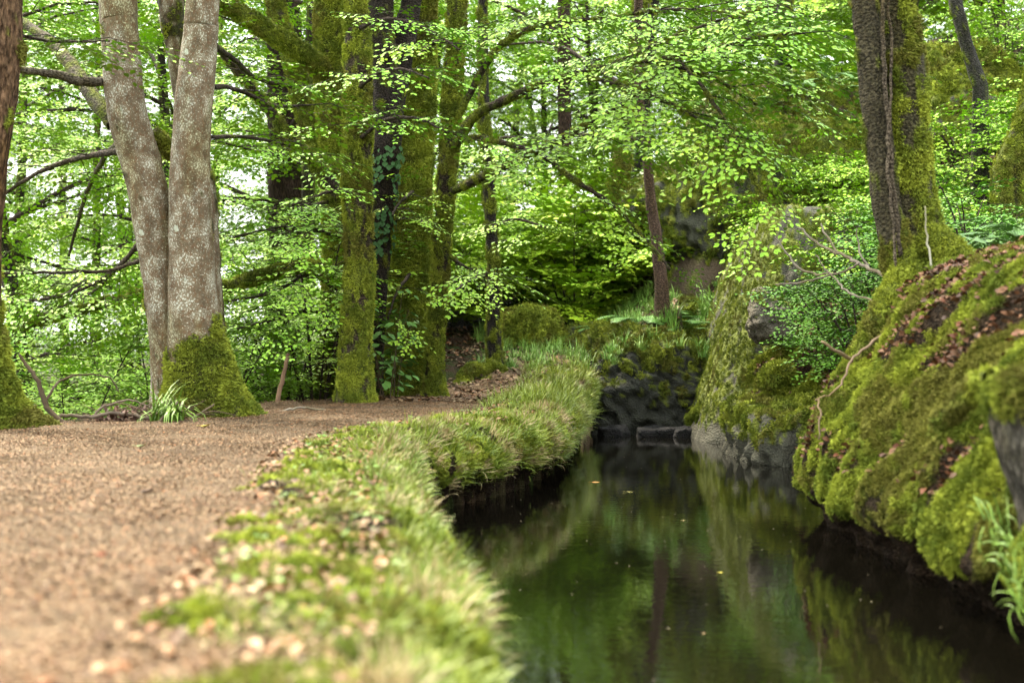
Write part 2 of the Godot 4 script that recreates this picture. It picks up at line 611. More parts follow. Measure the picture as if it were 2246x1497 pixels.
# o: sides, amp (lump size in m), lobes, moss (0..1 share), bark, style
func tube(m: MB, pts: Array, o: Dictionary) -> void:
	var sides: int = o.get("sides", 8)
	var amp: float = o.get("amp", 0.0)
	var moss: float = o.get("moss", 0.0)
	var bark: Color = o.get("bark", bark_col)
	var flare: float = o.get("flare", 0.0)
	var flare_h: float = o.get("flare_h", 0.5)
	var lobes: int = o.get("lobes", 5)
	var plain: bool = o.get("plain", false)
	var from_low: bool = o.get("low_moss", false)
	var moss_top: float = o.get("moss_top", 0.6)
	var ph: float = o.get("phase", 0.0)
	var n := pts.size()
	var y0 := minf(pts[0].y, pts[n - 1].y)
	var start := m.v.size()
	var run := 0.0
	var up := Vector3(0, 0, 1)
	for j in n:
		var p := v3(pts[j])
		var t: Vector3 = (v3(pts[mini(j + 1, n - 1)]) - v3(pts[maxi(j - 1, 0)])).normalized()
		if absf(t.dot(up)) > 0.9:
			up = Vector3(1, 0, 0)
		var x := up.slide(t).normalized()
		up = x
		var y := t.cross(x)
		if j:
			run += p.distance_to(v3(pts[j - 1]))
		var r0: float = pts[j].w
		var rise := p.y - y0
		for s in sides + 1:
			var th := TAU * (s % sides) / sides
			var dir := x * cos(th) + y * sin(th)
			var r := r0
			if flare > 0.0 and rise < flare_h * 2.2:
				var fl := flare * exp(-pow(rise / flare_h, 1.1) * 2.4)
				var wa := atan2(dir.z, dir.x)
				r += r0 * fl * (0.45 + 0.55 * (0.5 + 0.5 * sin(wa * lobes + ph)) * (1.0 + 0.5 * sin(wa * 2.0 + ph * 2.0)))
			var q := p + dir * r
			var mask := 0.0
			var col := bark
			if not plain:
				var lump := na.get_noise_3d(q.x * 40.0, q.y * 18.0, q.z * 40.0)
				var small := na.get_noise_3d(q.x * 170.0, q.y * 45.0, q.z * 170.0)
				q += dir * (lump * amp + small * amp * 0.4)
				var cover := nb.get_noise_3d(q.x * 90.0, q.y * 35.0, q.z * 90.0) * 0.75 + small * 0.25
				var want := moss
				if from_low:
					want = lerpf(moss, 1.25, 1.0 - smoothstep(moss_top * 0.6, moss_top, rise + lump * 0.35 + dir.x * -0.1))
				mask = smoothstep(0.0, 0.12, cover + want * 1.2 - 0.6)
				if mask > 0.01:
					col = bark.lerp(moss_a.lerp(moss_b, clampf(0.5 + small * 1.2, 0, 1)) * o.get("moss_tone", 1.0), mask)
				else:
					col = bark * (1.0 + small * 0.5)
					col = col.lerp(col * Color(0.78, 0.76, 0.6), smoothstep(-0.1, 0.25, nb.get_noise_3d(q.x * 30.0, q.y * 9.0, q.z * 30.0)))
				q += dir * mask * 0.008
			m.add(q, Color(col.r, col.g, col.b), mask, Vector2(float(s) / sides * o.get("uvr", 1.0), run * o.get("uvs", 1.0)))
	var row := sides + 1
	for j in n - 1:
		for s in sides:
			var a := start + j * row + s
			m.tri(a, a + row, a + 1)
			m.tri(a + 1, a + row, a + row + 1)
	var e := v3(pts[n - 1])
	var te := (e - v3(pts[n - 2])).normalized()
	var cc: Color = o.get("cap", bark)
	var cap := m.add(e + te * pts[n - 1].w * 0.3, cc, 0.0)
	var last := start + (n - 1) * row
	for s in sides:
		m.tri(last + s, cap, last + s + 1)


# random points on the masked faces: [position, normal]
func on_faces(m: MB, density: float, from := 0, only := 0.5) -> Array:
	var out := []
	for t in range(from, m.i.size(), 3):
		var ia := m.i[t]
		var ib := m.i[t + 1]
		var ic := m.i[t + 2]
		var k := (m.k[ia] + m.k[ib] + m.k[ic]) / 3.0
		if k < only:
			continue
		var a := m.v[ia]
		var e := m.v[ib] - a
		var f := m.v[ic] - a
		var nn := f.cross(e)
		var want := nn.length() * 0.5 * density * k
		var cnt := int(want)
		if rng.randf() < want - cnt:
			cnt += 1
		for q in cnt:
			var s := rng.randf()
			var u := rng.randf()
			if s + u > 1.0:
				s = 1.0 - s
				u = 1.0 - u
			out.append([a + e * s + f * u, nn.normalized()])
	return out


# where something far off is seen, told by the things in front of it
func seen_behind(p: Vector3) -> String:
	var px := 1123.0 + p.x / -p.z * F
	var names := [[200.0, "beyond the brown-barked tree"], [500.0, "behind the twin beech"], [720.0, "between twin beech and slim mossy tree"], [960.0, "behind the thickest mossy trunk"], [1300.0, "behind the thin dark tree"], [1700.0, "behind the overhanging boulder"], [1880.0, "above the leaning slab"]]
	for q in names:
		if px < q[0]:
			return q[1]
	return "uphill of the bank tree"


func upright(nrm: Vector3, turn: float) -> Basis:
	var x := nrm.cross(Vector3(cos(turn), 0.13, sin(turn))).normalized()
	return Basis(x, nrm, x.cross(nrm))


func moss_on(m: MB, parent: Node3D, density: float, size: float, tone := 1.0, from := 0, sag := 0.25) -> void:
	var at := on_faces(m, density * 0.24, from)
	var sets := [[], []]
	var cols := [[], []]
	for q in at:
		var nn: Vector3 = (q[1] + Vector3(rng.randf_range(-0.35, 0.35), rng.randf_range(-0.35, 0.35) - sag, rng.randf_range(-0.35, 0.35))).normalized()
		var s := size * rng.randf_range(0.7, 1.3)
		var w := rng.randi() % 2
		sets[w].append(Transform3D(upright(nn, rng.randf() * TAU).scaled(Vector3(s, s, s)), q[0]))
		var g := clampf(0.5 + nb.get_noise_3d(q[0].x * 40.0, q[0].y * 40.0, q[0].z * 40.0) * 1.2 + rng.randf_range(-0.25, 0.25), 0, 1)
		var mc := moss_a.lerp(moss_b, g)
		var old := nb.get_noise_3d(q[0].x * 17.0 + 60.0, q[0].y * 17.0, q[0].z * 17.0) + rng.randf_range(-0.08, 0.08)
		if old > 0.12:      # patches of older, browner moss
			mc = mc.lerp(Color(0.1, 0.085, 0.02), smoothstep(0.12, 0.3, old) * 0.75)
		cols[w].append(mc * 1.15 * tone)
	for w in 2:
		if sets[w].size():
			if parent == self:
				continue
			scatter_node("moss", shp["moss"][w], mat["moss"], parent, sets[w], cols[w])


# a boulder: the smooth intersection of half spaces round a centre
func boulder(called: String, label: String, c: Vector3, planes: Array, o: Dictionary) -> Node3D:
	var n: int = o.get("n", 26)
	var amp: float = o.get("amp", 0.06)
	var sharp: float = o.get("sharp", 9.0)
	var moss: float = o.get("moss", 0.5)
	var col: Color = o.get("col", Color(0.1, 0.095, 0.08))
	var streak: float = o.get("streak", 0.0)
	var t := thing(called, label, o.get("category", "rock"), c - Vector3(0, o.get("low", 0.4), 0), o.get("group", ""))
	var m := MB.new()
	var ns := []
	for q in planes:
		ns.append([Vector3(q[0], q[1], q[2]).normalized(), q[3]])
	var axes := [[Vector3(1, 0, 0), Vector3(0, 1, 0), Vector3(0, 0, 1)], [Vector3(-1, 0, 0), Vector3(0, 0, 1), Vector3(0, 1, 0)], [Vector3(0, 1, 0), Vector3(0, 0, 1), Vector3(1, 0, 0)], [Vector3(0, -1, 0), Vector3(1, 0, 0), Vector3(0, 0, 1)], [Vector3(0, 0, 1), Vector3(1, 0, 0), Vector3(0, 1, 0)], [Vector3(0, 0, -1), Vector3(0, 1, 0), Vector3(1, 0, 0)]]
	for ax in axes:
		var s0 := m.v.size()
		for a in n + 1:
			for b in n + 1:
				var u := tan((float(a) / n - 0.5) * PI * 0.5)
				var w := tan((float(b) / n - 0.5) * PI * 0.5)
				var dir: Vector3 = (ax[0] + ax[1] * u + ax[2] * w).normalized()
				var acc := 0.0
				for pl in ns:
					var dd: float = dir.dot(pl[0])
					if dd > 0.02:
						acc += pow(dd / pl[1], sharp)
				var r := pow(acc, -1.0 / sharp)
				var p := c + dir * r
				var l0 := na.get_noise_3d(p.x * 28.0, p.y * 28.0, p.z * 28.0)
				var l1 := na.get_noise_3d(p.x * 90.0 + 40.0, p.y * (90.0 - 60.0 * streak), p.z * 90.0)
				var l2 := nb.get_noise_3d(p.x * 260.0, p.y * (260.0 - 190.0 * streak), p.z * 260.0)
				r += l0 * amp * 1.4 + l1 * amp * 0.7 + l2 * amp * 0.22
				p = c + dir * r
				var cover := nb.get_noise_3d(p.x * 55.0 + 9.0, p.y * (55.0 - 35.0 * streak), p.z * 55.0) * 0.8 + l2 * 0.3
				var mask := smoothstep(0.0, 0.1, cover + moss * 1.2 - 0.6 + o.get("up_moss", 0.35) * dir.y + o.get("side_moss", Vector3.ZERO).dot(dir))
				if p.y < o.get("bare_below", -99.0) + l1 * 0.16 + l2 * 0.06:
					mask = 0.0
				var base := col * (1.0 + l1 * 0.7)
				var cc := base.lerp(moss_a.lerp(moss_b, clampf(0.5 + l2, 0, 1)) * o.get("tone", 1.0), mask)
				p += dir * mask * 0.015
				m.add(p, Color(cc.r, cc.g, cc.b), mask)
		for a in n:
			for b in n:
				var q := s0 + a * (n + 1) + b
				m.tri(q, q + n + 1, q + 1)
				m.tri(q + 1, q + n + 1, q + n + 2)
	# wind the faces outwards
	for f in range(0, m.i.size(), 3):
		var a := m.v[m.i[f]]
		var nn := (m.v[m.i[f + 2]] - a).cross(m.v[m.i[f + 1]] - a)
		if nn.dot(a - c) < 0.0:
			var x := m.i[f + 1]
			m.i[f + 1] = m.i[f + 2]
			m.i[f + 2] = x
	var sp := part("stone", m.mesh(), mat["rock"], t)
	if o.get("fur", 0.0) > 0.0:
		moss_on(m, sp, o["fur"], o.get("fur_size", 1.3), o.get("tone", 1.0))
	if o.get("herbs", 0.0) > 0.0:
		var xf := []
		var cl := []
		for q in on_faces(m, o["herbs"]):
			if q[1].y < 0.1:
				continue
			xf.append(Transform3D(Basis.from_euler(Vector3(rng.randf_range(-0.6, 0.6), rng.randf() * TAU, rng.randf_range(-0.6, 0.6))).scaled(Vector3.ONE * rng.randf_range(0.03, 0.06)), q[0] + q[1] * rng.randf_range(0.02, 0.14)))
			cl.append(Color(0.1, 0.18, 0.03).lerp(Color(0.19, 0.27, 0.035), rng.randf()))
		scatter_node("ground_cover", shp["herb"], mat["leaf"], sp, xf, cl)
	return t


func box_planes(sx: float, sy: float, sz: float, seed_: int, cuts := 7) -> Array:
	var r := RandomNumberGenerator.new()
	r.seed = seed_
	var out := [[1, 0.1, 0, sx], [-1, 0.05, 0.1, sx], [0, 1, 0.1, sy], [0, -1, 0, sy], [0.1, 0, 1, sz], [0, 0.1, -1, sz]]
	for j in cuts:
		var d := Vector3(r.randf_range(-1, 1), r.randf_range(-0.6, 1), r.randf_range(-1, 1)).normalized()
		out.append([d.x, d.y, d.z, sqrt(pow(d.x * sx, 2) + pow(d.y * sy, 2) + pow(d.z * sz, 2)) * r.randf_range(0.88, 1.1)])
	return out


# ------------------------------------------------------------------ foliage

class Leaves:
	var xf := [[], []]
	var cols := [[], []]


func put_spray(lv: Leaves, at: Vector3, dir: Vector3, scale: float, tone: Color, tilt := 0.25) -> void:
	var up := Vector3(rng.randf_range(-tilt, tilt), 1.0, rng.randf_range(-tilt, tilt)).normalized()
	var z := dir.normalized()
	var x := up.cross(z).normalized()
	var y := z.cross(x)
	var w := rng.randi() % 2
	var s := scale * rng.randf_range(0.8, 1.2)
	lv.xf[w].append(Transform3D(Basis(x * s * (1.0 if rng.randf() < 0.5 else -1.0), y * s, z * s), at))
	var g := rng.randf_range(0.9, 1.12)
	var yel := rng.randf_range(-0.08, 0.12)
	lv.cols[w].append(Color(tone.r * g * (1.0 + yel), tone.g * g, tone.b * g * (1.0 - yel)))
	n_sprays += 1


# side twigs with sprays along a limb. o: twigs per metre, twig (length), from (share), scale, tone, droop, every
func dress(m: MB, lv: Leaves, pts: Array, o: Dictionary) -> void:
	var total := 0.0
	for j in pts.size() - 1:
		total += v3(pts[j]).distance_to(v3(pts[j + 1]))
	var count := int(total * o.get("twigs", 4.0)) + 1
	var from: float = o.get("from", 0.3)
	var tone: Color = o.get("tone", Color.WHITE)
	var scale: float = o.get("scale", 1.0)
	var every: float = o.get("every", 0.2) * 1.6
	var col: Color = o.get("bark", Color(0.045, 0.035, 0.022))
	var side := 1.0
	for q in count:
		var s := from + (1.0 - from) * (q + rng.randf()) / count
		var f := s * (pts.size() - 1)
		var j := mini(int(f), pts.size() - 2)
		var p := v3(pts[j]).lerp(v3(pts[j + 1]), f - j)
		var t := (v3(pts[j + 1]) - v3(pts[j])).normalized()
		var h := t.cross(Vector3.UP)
		if h.length() < 0.3:
			h = Vector3(rng.randf_range(-1, 1), 0, rng.randf_range(-1, 1))
		h = h.normalized() * side
		side = -side
		var dir := (t * rng.randf_range(0.3, 0.9) + h * rng.randf_range(0.5, 1.0) + Vector3(0, rng.randf_range(-0.2, 0.22), 0))
		dir.y *= 0.55
		dir = dir.normalized()
		var l: float = o.get("twig", 0.8) * rng.randf_range(0.55, 1.2) * (1.15 - 0.55 * s)
		var mid := p + dir * l * 0.5 + Vector3(0, 0.04 * l, 0)
		var droop: float = o.get("droop", 0.12)
		var e := p + dir * l - Vector3(0, droop * l, 0)
		var r := 0.0035 + 0.004 * l
		thin(m, p, mid, r, r * 0.7, col)
		thin(m, mid, e, r * 0.7, r * 0.3, col)
		var n := maxi(1, int(l / every))
		var sd := 1.0
		for k in n:
			var u := (k + 0.4) / n
			var at := p.lerp(mid, u * 2.0) if u < 0.5 else mid.lerp(e, u * 2.0 - 1.0)
			var sdir := dir.rotated(Vector3.UP, sd * rng.randf_range(0.5, 1.1))
			sdir.y += rng.randf_range(-0.25, 0.1) - droop * u
			put_spray(lv, at, sdir, scale, tone, o.get("tilt", 0.25))
			sd = -sd
		put_spray(lv, e, (e - mid), scale, tone, o.get("tilt", 0.25))


func crown(parent: Node3D, lv: Leaves, kind: String) -> void:
	for w in 2:
		if lv.xf[w].size():
			scatter_node("crown", shp[kind][w], mat["leaf"], parent, lv.xf[w], lv.cols[w])


# a limb: a mesh of its own with its twigs
func limb(parent: Node3D, lv: Leaves, a: Array, o: Dictionary, called := "branch") -> void:
	var pts := smooth_line(a, o.get("step", 0.06))
	var m := MB.new()
	var wob: float = o.get("wobble", 0.012)
	for j in range(1, pts.size()):
		var q: Vector4 = pts[j]
		q.x += na.get_noise_3d(q.y * 90.0, q.z * 90.0, q.x * 90.0) * wob
		q.y += na.get_noise_3d(q.z * 90.0 + 50.0, q.x * 90.0, q.y * 90.0) * wob
		pts[j] = q
	var oo := o.duplicate()
	oo["sides"] = o.get("sides", 8)
	tube(m, pts, oo)
	var tris := m.i.size()
	if o.get("leafy", true):
		dress(m, lv, pts, o)
	var lp := part(called, m.mesh(), mat["bark"], parent)
	if o.get("fur", 0.0) > 0.0:
		var only := MB.new()
		only.v = m.v; only.k = m.k; only.i = m.i.slice(0, tris)
		moss_on(only, lp, o["fur"], o.get("fur_size", 0.8), o.get("moss_tone", 1.0))


# limbs spreading from a trunk line between two heights
func spread_limbs(parent: Node3D, lv: Leaves, trunk: Array, n: int, y_lo: float, y_hi: float, l_lo: float, l_hi: float, o: Dictionary) -> void:
	if y_lo > 3.0 and y_hi > 7.9 and not o.has("tilt"):
		n = int(n * 0.45)
	var turn := rng.randf() * TAU
	for q in n:
		var y := lerpf(y_lo, y_hi, (q + rng.randf()) / n)
		var at: Vector4 = trunk[0]
		for p in trunk:
			if absf(p.y - y) < absf(at.y - y):
				at = p
		turn += 2.4 + rng.randf_range(-0.4, 0.4)
		var l := rng.randf_range(l_lo, l_hi)
		var dir := Vector3(cos(turn), rng.randf_range(0.05, 0.55), sin(turn)).normalized()
		if o.has("toward"):
			dir = (dir + o["toward"]).normalized()
		var r: float = minf(at.w * 0.6, 0.012 + l * 0.011)
		var p0 := v3(at)
		var p1 := p0 + dir * l * 0.5 + Vector3(0, 0.06 * l, 0)
		var p2 := p0 + dir * l + Vector3(rng.randf_range(-0.2, 0.2), rng.randf_range(-0.25, 0.05) * l * 0.6, rng.randf_range(-0.2, 0.2))
		var oo := o.duplicate()
		oo["step"] = o.get("step", 0.25)
		oo["sides"] = 5
		oo["plain"] = o.get("plain", true)
		limb(parent, lv, [Vector4(p0.x, p0.y, p0.z, r), Vector4(p1.x, p1.y, p1.z, r * 0.7), Vector4(p2.x, p2.y, p2.z, r * 0.25)], oo)


func trunk_part(t: Node3D, pts: Array, o: Dictionary, called := "trunk") -> MB:
	var m := MB.new()
	m.has_uv = o.get("uv", false)
	tube(m, pts, o)
	var tp := part(called, m.mesh(), mat[o.get("mat", "bark")], t)
	if o.get("fur", 0.0) > 0.0:
		moss_on(m, tp, o["fur"], o.get("fur_size", 1.0), o.get("moss_tone", 1.0))
	return m


# extend a traced trunk straight on upwards to a height
func upward(a: Array, top: float, r_top: float, sway := 0.1) -> Array:
	# a runs from the top of the frame down to the base; returned from the base up
	var out := a.duplicate()
	out.reverse()
	var e: Vector4 = out[-1]
	var b: Vector4 = out[-2]
	var dir := (v3(e) - v3(b)).normalized().lerp(Vector3.UP, 0.5).normalized()
	var n := 3
	for j in n:
		var s := (j + 1.0) / n
		var p := v3(e) + dir * (top - e.y) * s / maxf(dir.y, 0.5) + Vector3(rng.randf_range(-sway, sway), 0, rng.randf_range(-sway, sway))
		out.append(Vector4(p.x, p.y, p.z, lerpf(e.w, r_top, s)))
	return out


func _ready() -> void:
	var t0 := Time.get_ticks_msec()
	# camera
	var cam := Camera3D.new()
	cam.name = "camera"
	var lens := CameraAttributesPhysical.new()
	lens.frustum_focal_length = 50.0
	lens.frustum_focus_distance = 11.0
	lens.exposure_aperture = 2.4
	lens.frustum_near = 0.05
	lens.frustum_far = 600.0
	cam.attributes = lens
	cam.position = Vector3(0, EYE, 0)
	cam.fov = 26.99
	cam.near = 0.05
	cam.far = 600.0
	add_child(cam)
	cam.current = true
	# sky: bright overcast
	var env := Environment.new()
	env.background_mode = Environment.BG_SKY
	var sky := Sky.new()
	var sm := ProceduralSkyMaterial.new()
	sm.sky_top_color = Color(0.93, 0.96, 0.98)
	sm.sky_horizon_color = Color(1.0, 1.0, 0.98)
	sm.ground_horizon_color = Color(0.3, 0.32, 0.25)
	sm.ground_bottom_color = Color(0.12, 0.12, 0.08)
	sm.sun_angle_max = 1.0
	sky.sky_material = sm
	env.sky = sky
	env.tonemap_mode = Environment.TONE_MAPPER_LINEAR
	env.tonemap_exposure = 7.0
	env.sdfgi_enabled = true
	env.ssao_enabled = true
	env.ssil_enabled = true
	var we := WorldEnvironment.new()
	we.name = "world_environment"
	we.environment = env
	add_child(we)
	# a veiled sun, high and ahead of the camera
	var sun := DirectionalLight3D.new()
	sun.name = "sun"
	sun.light_energy = 0.9
	sun.light_color = Color(1.0, 0.96, 0.88)
	sun.light_angular_distance = 12.0
	sun.shadow_enabled = true
	add_child(sun)
	sun.look_at_from_position(Vector3.ZERO, Vector3(0.36, -0.8, 0.42), Vector3.UP)

	rng.seed = 20240
	na.seed = 3
	na.noise_type = FastNoiseLite.TYPE_SIMPLEX_SMOOTH
	na.frequency = 0.1
	na.fractal_octaves = 3
	nb.seed = 8
	nb.noise_type = FastNoiseLite.TYPE_SIMPLEX_SMOOTH
	nb.frequency = 0.1
	nb.fractal_octaves = 4
	tables()
	materials()
	print("materials ", Time.get_ticks_msec() - t0)
	small_shapes()
	build_ground()
	build_path()
	build_water()
	build_banks()
	print("banks ", Time.get_ticks_msec() - t0)
	build_rocks()
	print("rocks ", Time.get_ticks_msec() - t0)
	build_trees()
	print("trees ", Time.get_ticks_msec() - t0)
	build_bank_plants()
	build_undergrowth()
	build_small_things()
	print("done ", Time.get_ticks_msec() - t0, " sprays ", n_sprays, " copies ", n_copies, " fov ", cam.fov)


# ------------------------------------------------------------------ the setting

func grade(lo: float, hi: float, near_lo: float, near_hi: float, fine: float, growth: float) -> PackedFloat32Array:
	var o := PackedFloat32Array()
	var x := near_lo
	while x < near_hi:
		o.append(x)
		x += fine
	var s := fine
	while x < hi:
		o.append(x)
		s *= growth
		x += s
	o.append(hi)
	s = fine * growth
	x = near_lo - s
	while x > lo:
		o.insert(0, x)
		s *= growth
		x -= s
	o.insert(0, lo)
	return o


func build_ground() -> void:
	var xs := grade(-160.0, 160.0, -4.5, 6.5, 0.06, 1.09)
	var ds := grade(-60.0, 260.0, 0.5, 19.0, 0.07, 1.09)
	var m := MB.new()
	for d in ds:
		for x in xs:
			var y := surface_y(x, d)
			if d < 14.6:
				var l := xl(d)
				var r := xr(d)
				if x > l - 0.75 and x < r + 2.05:
					y -= 0.14
				if x > l - 0.12 and x < r + 0.3:
					y = -0.95
			var big := nb.get_noise_2d(x * 25.0, d * 25.0)
			var fine := na.get_noise_2d(x * 140.0, d * 140.0)
			var c := Color(0.075, 0.05, 0.03).lerp(Color(0.05, 0.065, 0.018), smoothstep(-0.1, 0.15, big + fine * 0.4))
			m.add(Vector3(x, y, -d), Color(c.r, c.g, c.b))
	var w := xs.size()
	for a in ds.size() - 1:
		for b in w - 1:
			var q := a * w + b
			m.tri(q, q + w, q + 1)
			m.tri(q + 1, q + w, q + w + 1)
	structure("ground", m.mesh(), mat["soil"], "woodland floor of brown soil and moss under the trees", "ground")


func build_path() -> void:
	var m := MB.new()
	var cols := 64
	var rows := 320
	for a in rows + 1:
		var d := 0.4 + 18.4 * a / rows
		var l := look(path_left, 0, 24, d) - 0.35 + na.get_noise_1d(d * 22.0) * 0.2
		var r := look(path_right, 0, 24, d) + 0.06 + na.get_noise_1d(d * 140.0 + 300.0) * 0.08
		for b in cols + 1:
			var x := lerpf(l, r, float(b) / cols)
			var big := nb.get_noise_2d(x * 12.0, d * 12.0)
			var fine := na.get_noise_2d(x * 300.0, d * 300.0)
			var c := Color(0.125, 0.083, 0.047).lerp(Color(0.2, 0.143, 0.088), smoothstep(-0.25, 0.3, big + fine * 0.5))
			var edge := minf(float(b), cols - b) / cols
			m.add(Vector3(x, surface_y(x, d) + 0.012 + 0.006 * fine - (0.03 if edge == 0.0 else 0.0), -d), Color(c.r, c.g, c.b))
	var w := cols + 1
	for a in rows:
		for b in cols:
			var q := a * w + b
			m.tri(q, q + w, q + 1)
			m.tri(q + 1, q + w, q + w + 1)
	structure("path", m.mesh(), mat["path"], "brown woodland path covered with trodden leaf litter beside the water", "path")
	# leaf litter in small drifts of fragments
	var sets := [[], [], []]
	var cl := [[], [], []]
	for q in 10500:
		var d := 1.6 + 12.6 * pow(rng.randf(), 1.2)
		var l := look(path_left, 0, 24, d) - 0.4
		var r := look(path_right, 0, 24, d) + 0.08
		var half := d * 0.38
		var x := lerpf(maxf(l, -half), r, rng.randf())
		var bare := nb.get_noise_2d(x * 12.0, d * 12.0)
		if bare > 0.12 and rng.randf() < 0.5:
			continue
		var w3 := rng.randi() % 3
		sets[w3].append(Transform3D(Basis(Vector3.UP, rng.randf() * TAU).scaled(Vector3.ONE * rng.randf_range(0.8, 1.2)), Vector3(x, surface_y(x, d) + 0.014, -d)))
		cl[w3].append(Color(1, 1, 1) * rng.randf_range(0.85, 1.15))
	for w3 in 3:
		stuff("leaf_litter", ["brown leaf fragments trodden into the path", "tan leaf scraps scattered over the path", "rusty bits of dead leaf on the path"][w3], "leaf litter", shp["drift"][w3], mat["dead_leaf"], sets[w3], cl[w3])


func litter_colour() -> Color:
	var t := rng.randf()
	var c := Color(0.25, 0.14, 0.065)
	if t < 0.3:
		c = Color(0.36, 0.235, 0.125)
	elif t < 0.42:
		c = Color(0.12, 0.062, 0.03)
	elif t < 0.62:
		c = Color(0.30, 0.125, 0.045)
	elif t < 0.67:
		c = Color(0.48, 0.36, 0.22)
	return c * Color(1.0, 0.95, 0.86) * rng.randf_range(0.37, 0.74)


func build_water() -> void:
	var m := MB.new()
	var rows := 40
	for a in rows + 1:
		var d := 0.2 + 15.0 * a / rows
		for b in 2:
			m.add(Vector3(lerpf(xl(d) - 0.5, xr(d) + 0.5, b), WATER_Y, -d), Color.WHITE)
	for a in rows:
		var q := a * 2
		m.tri(q, q + 2, q + 1)
		m.tri(q + 1, q + 2, q + 3)
	structure("water", m.mesh(), mat["water"], "dark still water of the narrow canal mirroring the trees", "water")


func swept_bank(side: float, prof: Array, d0: float, d1: float, step: float, pstep: float, o: Dictionary) -> MB:
	var m := MB.new()
	var line4 := []
	for q in prof:
		line4.append(Vector4(q[0], q[1], 0, 0))
	var pr := smooth_line(line4, pstep)
	var n := pr.size()
	var rows := int((d1 - d0) / step)
	for a in rows + 1:
		var d := d0 + (d1 - d0) * a / rows
		var e := xl(d) if side < 0.0 else xr(d)
		for b in n:
			var q: Vector4 = pr[b]
			var tq: Vector4 = pr[mini(b + 1, n - 1)] - pr[maxi(b - 1, 0)]
			var nrm := Vector3(-side * tq.y, absf(tq.x) * signf(tq.x * 1.0 + 0.0001), 0).normalized()
			var s := b * pstep
			var lobe: float = na.get_noise_2d(d * 21.0 + s * 12.0, s * 12.0 + 70.0) * o["lobe"]
			var lump: float = na.get_noise_2d(d * 95.0 + s * 20.0, s * 62.0) * o["lump"]
			var small: float = nb.get_noise_2d(d * 420.0, s * 380.0) * o["small"]
			var fade := smoothstep(0.0, 0.15, s) * (1.0 - 0.75 * smoothstep(0.35, 0.8, absf(q.x)))
			var x := e + side * q.x
			var p: Vector3 = Vector3(x, q.y, -d) + nrm * (lobe * fade + lump + small)
			if side > 0.0 and q.x > 0.9:
				var yy := ground_y(x, d)
				p.y = lerpf(p.y, yy + lump + small + 0.01, smoothstep(0.9, 1.3, q.x) )
			if side > 0.0:
				p.y = lerpf(p.y, ground_y(x, d) - 0.2, smoothstep(13.2, 14.6, d))
			if side < 0.0:
				p.y += ground_y(x - 0.2, d) * smoothstep(-0.4, -0.1, q.y)
			var col: Color
			var mask := 0.0
			var t: float = nb.get_noise_2d(d * 26.0 + s * 14.0 + 200.0, s * 17.0) * 1.3 + lump / o["lump"] * 0.3
			var peat := Color(0.048, 0.035, 0.023).lerp(Color(0.07, 0.046, 0.028), clampf(0.5 + small / o["small"], 0, 1))
			if q.y < o["dark_below"] + 0.07 * na.get_noise_1d(d * 60.0) + 0.05 * small / o["small"]:
				col = peat      # no moss grows at the waterline
			else:
				mask = smoothstep(-0.02, 0.1, t + o["moss"] - o["moss_fall"] * smoothstep(0.12, 0.7, absf(q.x)))
				col = peat.lerp(moss_a.lerp(moss_b, clampf(0.5 + small / o["small"], 0, 1)), mask)
			m.add(p, Color(col.r, col.g, col.b), mask)
	for a in rows:
		for b in n - 1:
			var q := a * n + b
			if side > 0.0:
				m.tri(q, q + n, q + 1)
				m.tri(q + 1, q + n, q + n + 1)
			else:
				m.tri(q, q + 1, q + n)
				m.tri(q + 1, q + n + 1, q + n)
	return m


var right_mesh: MB
var left_mesh: MB


func build_banks() -> void:
	var prof := [[0.24, -0.85], [0.2, -0.6], [0.17, -0.45], [0.13, -0.37], [0.06, -0.31], [0.0, -0.23], [0.05, -0.02], [0.13, 0.14], [0.23, 0.32], [0.34, 0.5], [0.47, 0.68], [0.62, 0.82], [0.85, 0.93], [1.1, 0.99], [1.6, 1.1], [2.2, 1.36]]
	right_mesh = swept_bank(1.0, prof, 1.6, 14.6, 0.03, 0.03, {"lobe": 0.11, "lump": 0.024, "small": 0.01, "dark_below": -0.27, "moss": 0.28, "moss_fall": 0.34})
	var rb := structure("mossy_bank", right_mesh.mesh(), mat["moss_ground"], "steep mossy bank over a black undercut at the water", "bank")
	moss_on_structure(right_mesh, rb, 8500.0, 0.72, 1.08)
	var lp := [[-0.25, -0.85], [-0.2, -0.6], [-0.16, -0.45], [-0.1, -0.35], [0.0, -0.25], [0.05, -0.16], [0.03, -0.09], [-0.06, -0.03], [-0.2, 0.0], [-0.36, 0.005], [-0.52, -0.02], [-0.75, -0.09]]
	for q in lp:
		q[0] = -q[0]
	left_mesh = swept_bank(-1.0, lp, 0.6, 14.6, 0.03, 0.03, {"lobe": 0.06, "lump": 0.035, "small": 0.01, "dark_below": -0.24, "moss": 0.3, "moss_fall": 0.3})
	var lb := structure("grassy_bank", left_mesh.mesh(), mat["moss_ground"], "low bank between path and water grown over with moss and grass", "bank")
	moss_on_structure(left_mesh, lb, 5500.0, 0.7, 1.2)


func moss_on_structure(m: MB, parent: Node3D, density: float, size: float, tone := 1.0) -> void:
	var keep := parent.position
	# only what the picture can show: faces within the frame's wedge, thinner with distance
	var sub := MB.new()
	sub.v = m.v
	sub.k = m.k
	for t in range(0, m.i.size(), 3):
		var p := m.v[m.i[t]]
		if -p.z < 1.6 or absf(p.x) > -p.z * 0.42 + 0.3:
			continue
		sub.i.append(m.i[t]); sub.i.append(m.i[t + 1]); sub.i.append(m.i[t + 2])
	moss_on(sub, parent, density, size, tone, 0, 0.3)
	parent.position = keep


